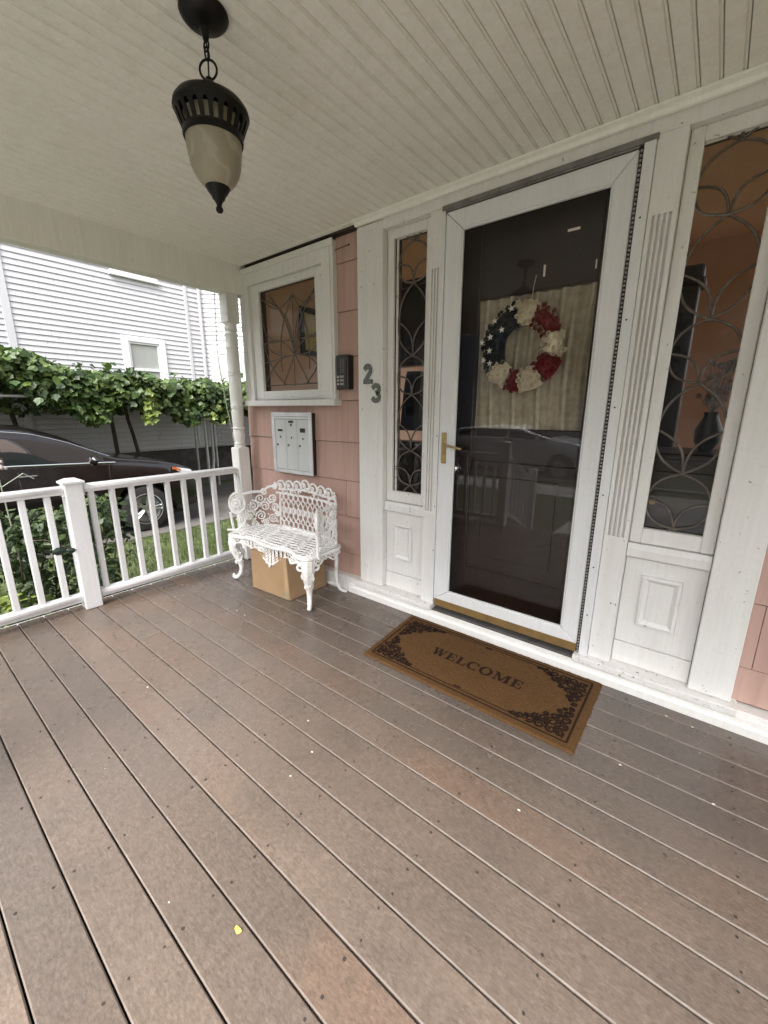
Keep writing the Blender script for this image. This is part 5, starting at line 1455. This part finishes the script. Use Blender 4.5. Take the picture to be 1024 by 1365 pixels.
    for q in range(5):
        for o_ in (-.13, .13):
            a = 2 * PI * q / 5 + o_; a2 = 2 * PI * q / 5 + o_ * .55
            rm.tube([(.085, .045 * math.cos(a2), .045 * math.sin(a2)), (.098, .13 * math.cos(a), .13 * math.sin(a)), (.104, .218 * math.cos(a * 1.0), .218 * math.sin(a * 1.0))], [.022, .017, .018], 5)
    rm.lathe([(.055, .07), (.052, .095), (.001, .10)], 14, axis='X')
    rme = rm.mesh('rim', ALLOY, smooth=True)
    for sx in (-1, 1):
        for q in wy:
            wo = inst('wheel', ty, t, (sx * .80, q, .34), (0, 0, 0 if sx > 0 else PI), local=True)
            inst('rim', rme, wo, (0, 0, 0), local=True)
    return t
car('parked_suv', 'dark brown-black crossover with alloy wheels parked in the driveway', (-7.42, 1.06, -.375), 0, BLACKPAINT)
car('parked_sedan', 'silver sedan parked on the street, mirrored in the storm door glass', (-4.6, -8.0, -.46), -PI / 2, SILVER, 1.46, 4.7)
car('parked_sedan', 'dark sedan parked on the far side of the street', (-7.2, -12.6, -.46), PI / 2, BLACKPAINT, 1.46, 4.7)

# ------------------------------------------------------------------ houses across the street (mirrored in the panes)
def street_house(label, x0, x1, y1, mt, h, seed):
    t = thing('street_house', label, 'house', ((x0 + x1) / 2, y1 - 4, -.4))
    wl2 = part('wall', MB().box(x0, y1 - 8, -.4, x1, y1, h), mt, t)
    cl = MB(); z = .3
    while z < h - .2:
        cl.prism([(y1 + .001, z), (y1 + .030, z), (y1 + .010, z + .155), (y1 + .001, z + .155)], x0, x1, 'X'); z += .16
    part('siding', cl, mt, t, kind='stuff')
    part('roof', MB().prism([(x0 - .4, h + .001), (x1 + .4, h + .001), ((x0 + x1) / 2, h + 3)], y1 - 8.4, y1 + .5, 'Y'), ROOF, t)
    n = max(2, int((x1 - x0) / 2.2))
    for lev in (1.0, 3.7):
        for i in range(n):
            cx_ = x0 + (x1 - x0) * (i + .5) / n
            w = part('window', MB().box(cx_ - .55, y1 + .001, lev, cx_ - .45, y1 + .07, lev + 1.6).box(cx_ + .45, y1 + .001, lev, cx_ + .55, y1 + .07, lev + 1.6).box(cx_ - .45, y1 + .001, lev + 1.5, cx_ + .45, y1 + .07, lev + 1.6).box(cx_ - .45, y1 + .001, lev, cx_ + .45, y1 + .07, lev + .1).box(cx_ - .45, y1 + .001, lev + .77, cx_ + .45, y1 + .06, lev + .83), W_VINYL, t)
            part('pane', MB().box(cx_ - .449, y1 + .002, lev + .101, cx_ + .449, y1 + .04, lev + 1.499), DKWIN, w)
    return t
def street_tree(label, x, y, h, seed):
    t = thing('street_tree', label, 'tree', (x, y, -.4))
    part('trunk', MB().tube([(x, y, -.4), (x + .05, y, 1.2), (x - .05, y + .1, 2.6), (x, y, h * .7)], [.20, .16, .13, .07], 9).tube([(x, y, 2.2), (x + .8, y + .3, 3.6)], [.09, .04], 6).tube([(x, y, 2.0), (x - .9, y - .2, 3.5)], [.09, .04], 6), BARK, t, smooth=True)
    r0 = random.Random(seed)
    cl = [(x + r0.gauss(0, 1.0), y + r0.gauss(0, .9), 2.6 + (h - 2.6) * r0.random(), r0.uniform(.5, .95)) for _ in range(24)]
    def fn(r):
        q = r.choice(cl); d = Vector((r.gauss(0, 1), r.gauss(0, 1), r.gauss(0, 1))).normalized() * q[3] * r.random() ** .4
        return (q[0] + d.x, q[1] + d.y, q[2] + d.z), tuple(d.normalized() * .6)
    part('crown', leaf_cloud(2600, fn, .22, seed, .5), GRAPE, t, kind='stuff', fix=False)
street_tree('leafy street tree before the white house, mirrored in the storm door', -6.6, -14.6, 6.2, 31)
street_tree('smaller leafy street tree near the white house right corner', -2.6, -14.8, 5.4, 32)
street_house('blue-grey sided house across the street, mirrored in the storm door', -17.0, -9.2, -18, BLUEH, 6.4, 1)
street_house('white sided house across the street right of the blue-grey one', -7.6, .5, -18, VSIDING, 6.4, 2)
street_house('tan sided house across the street at the right', 2.2, 10.5, -18, simple('tan_siding', (.36, .32, .25), None, rough=.7), 6.4, 3)
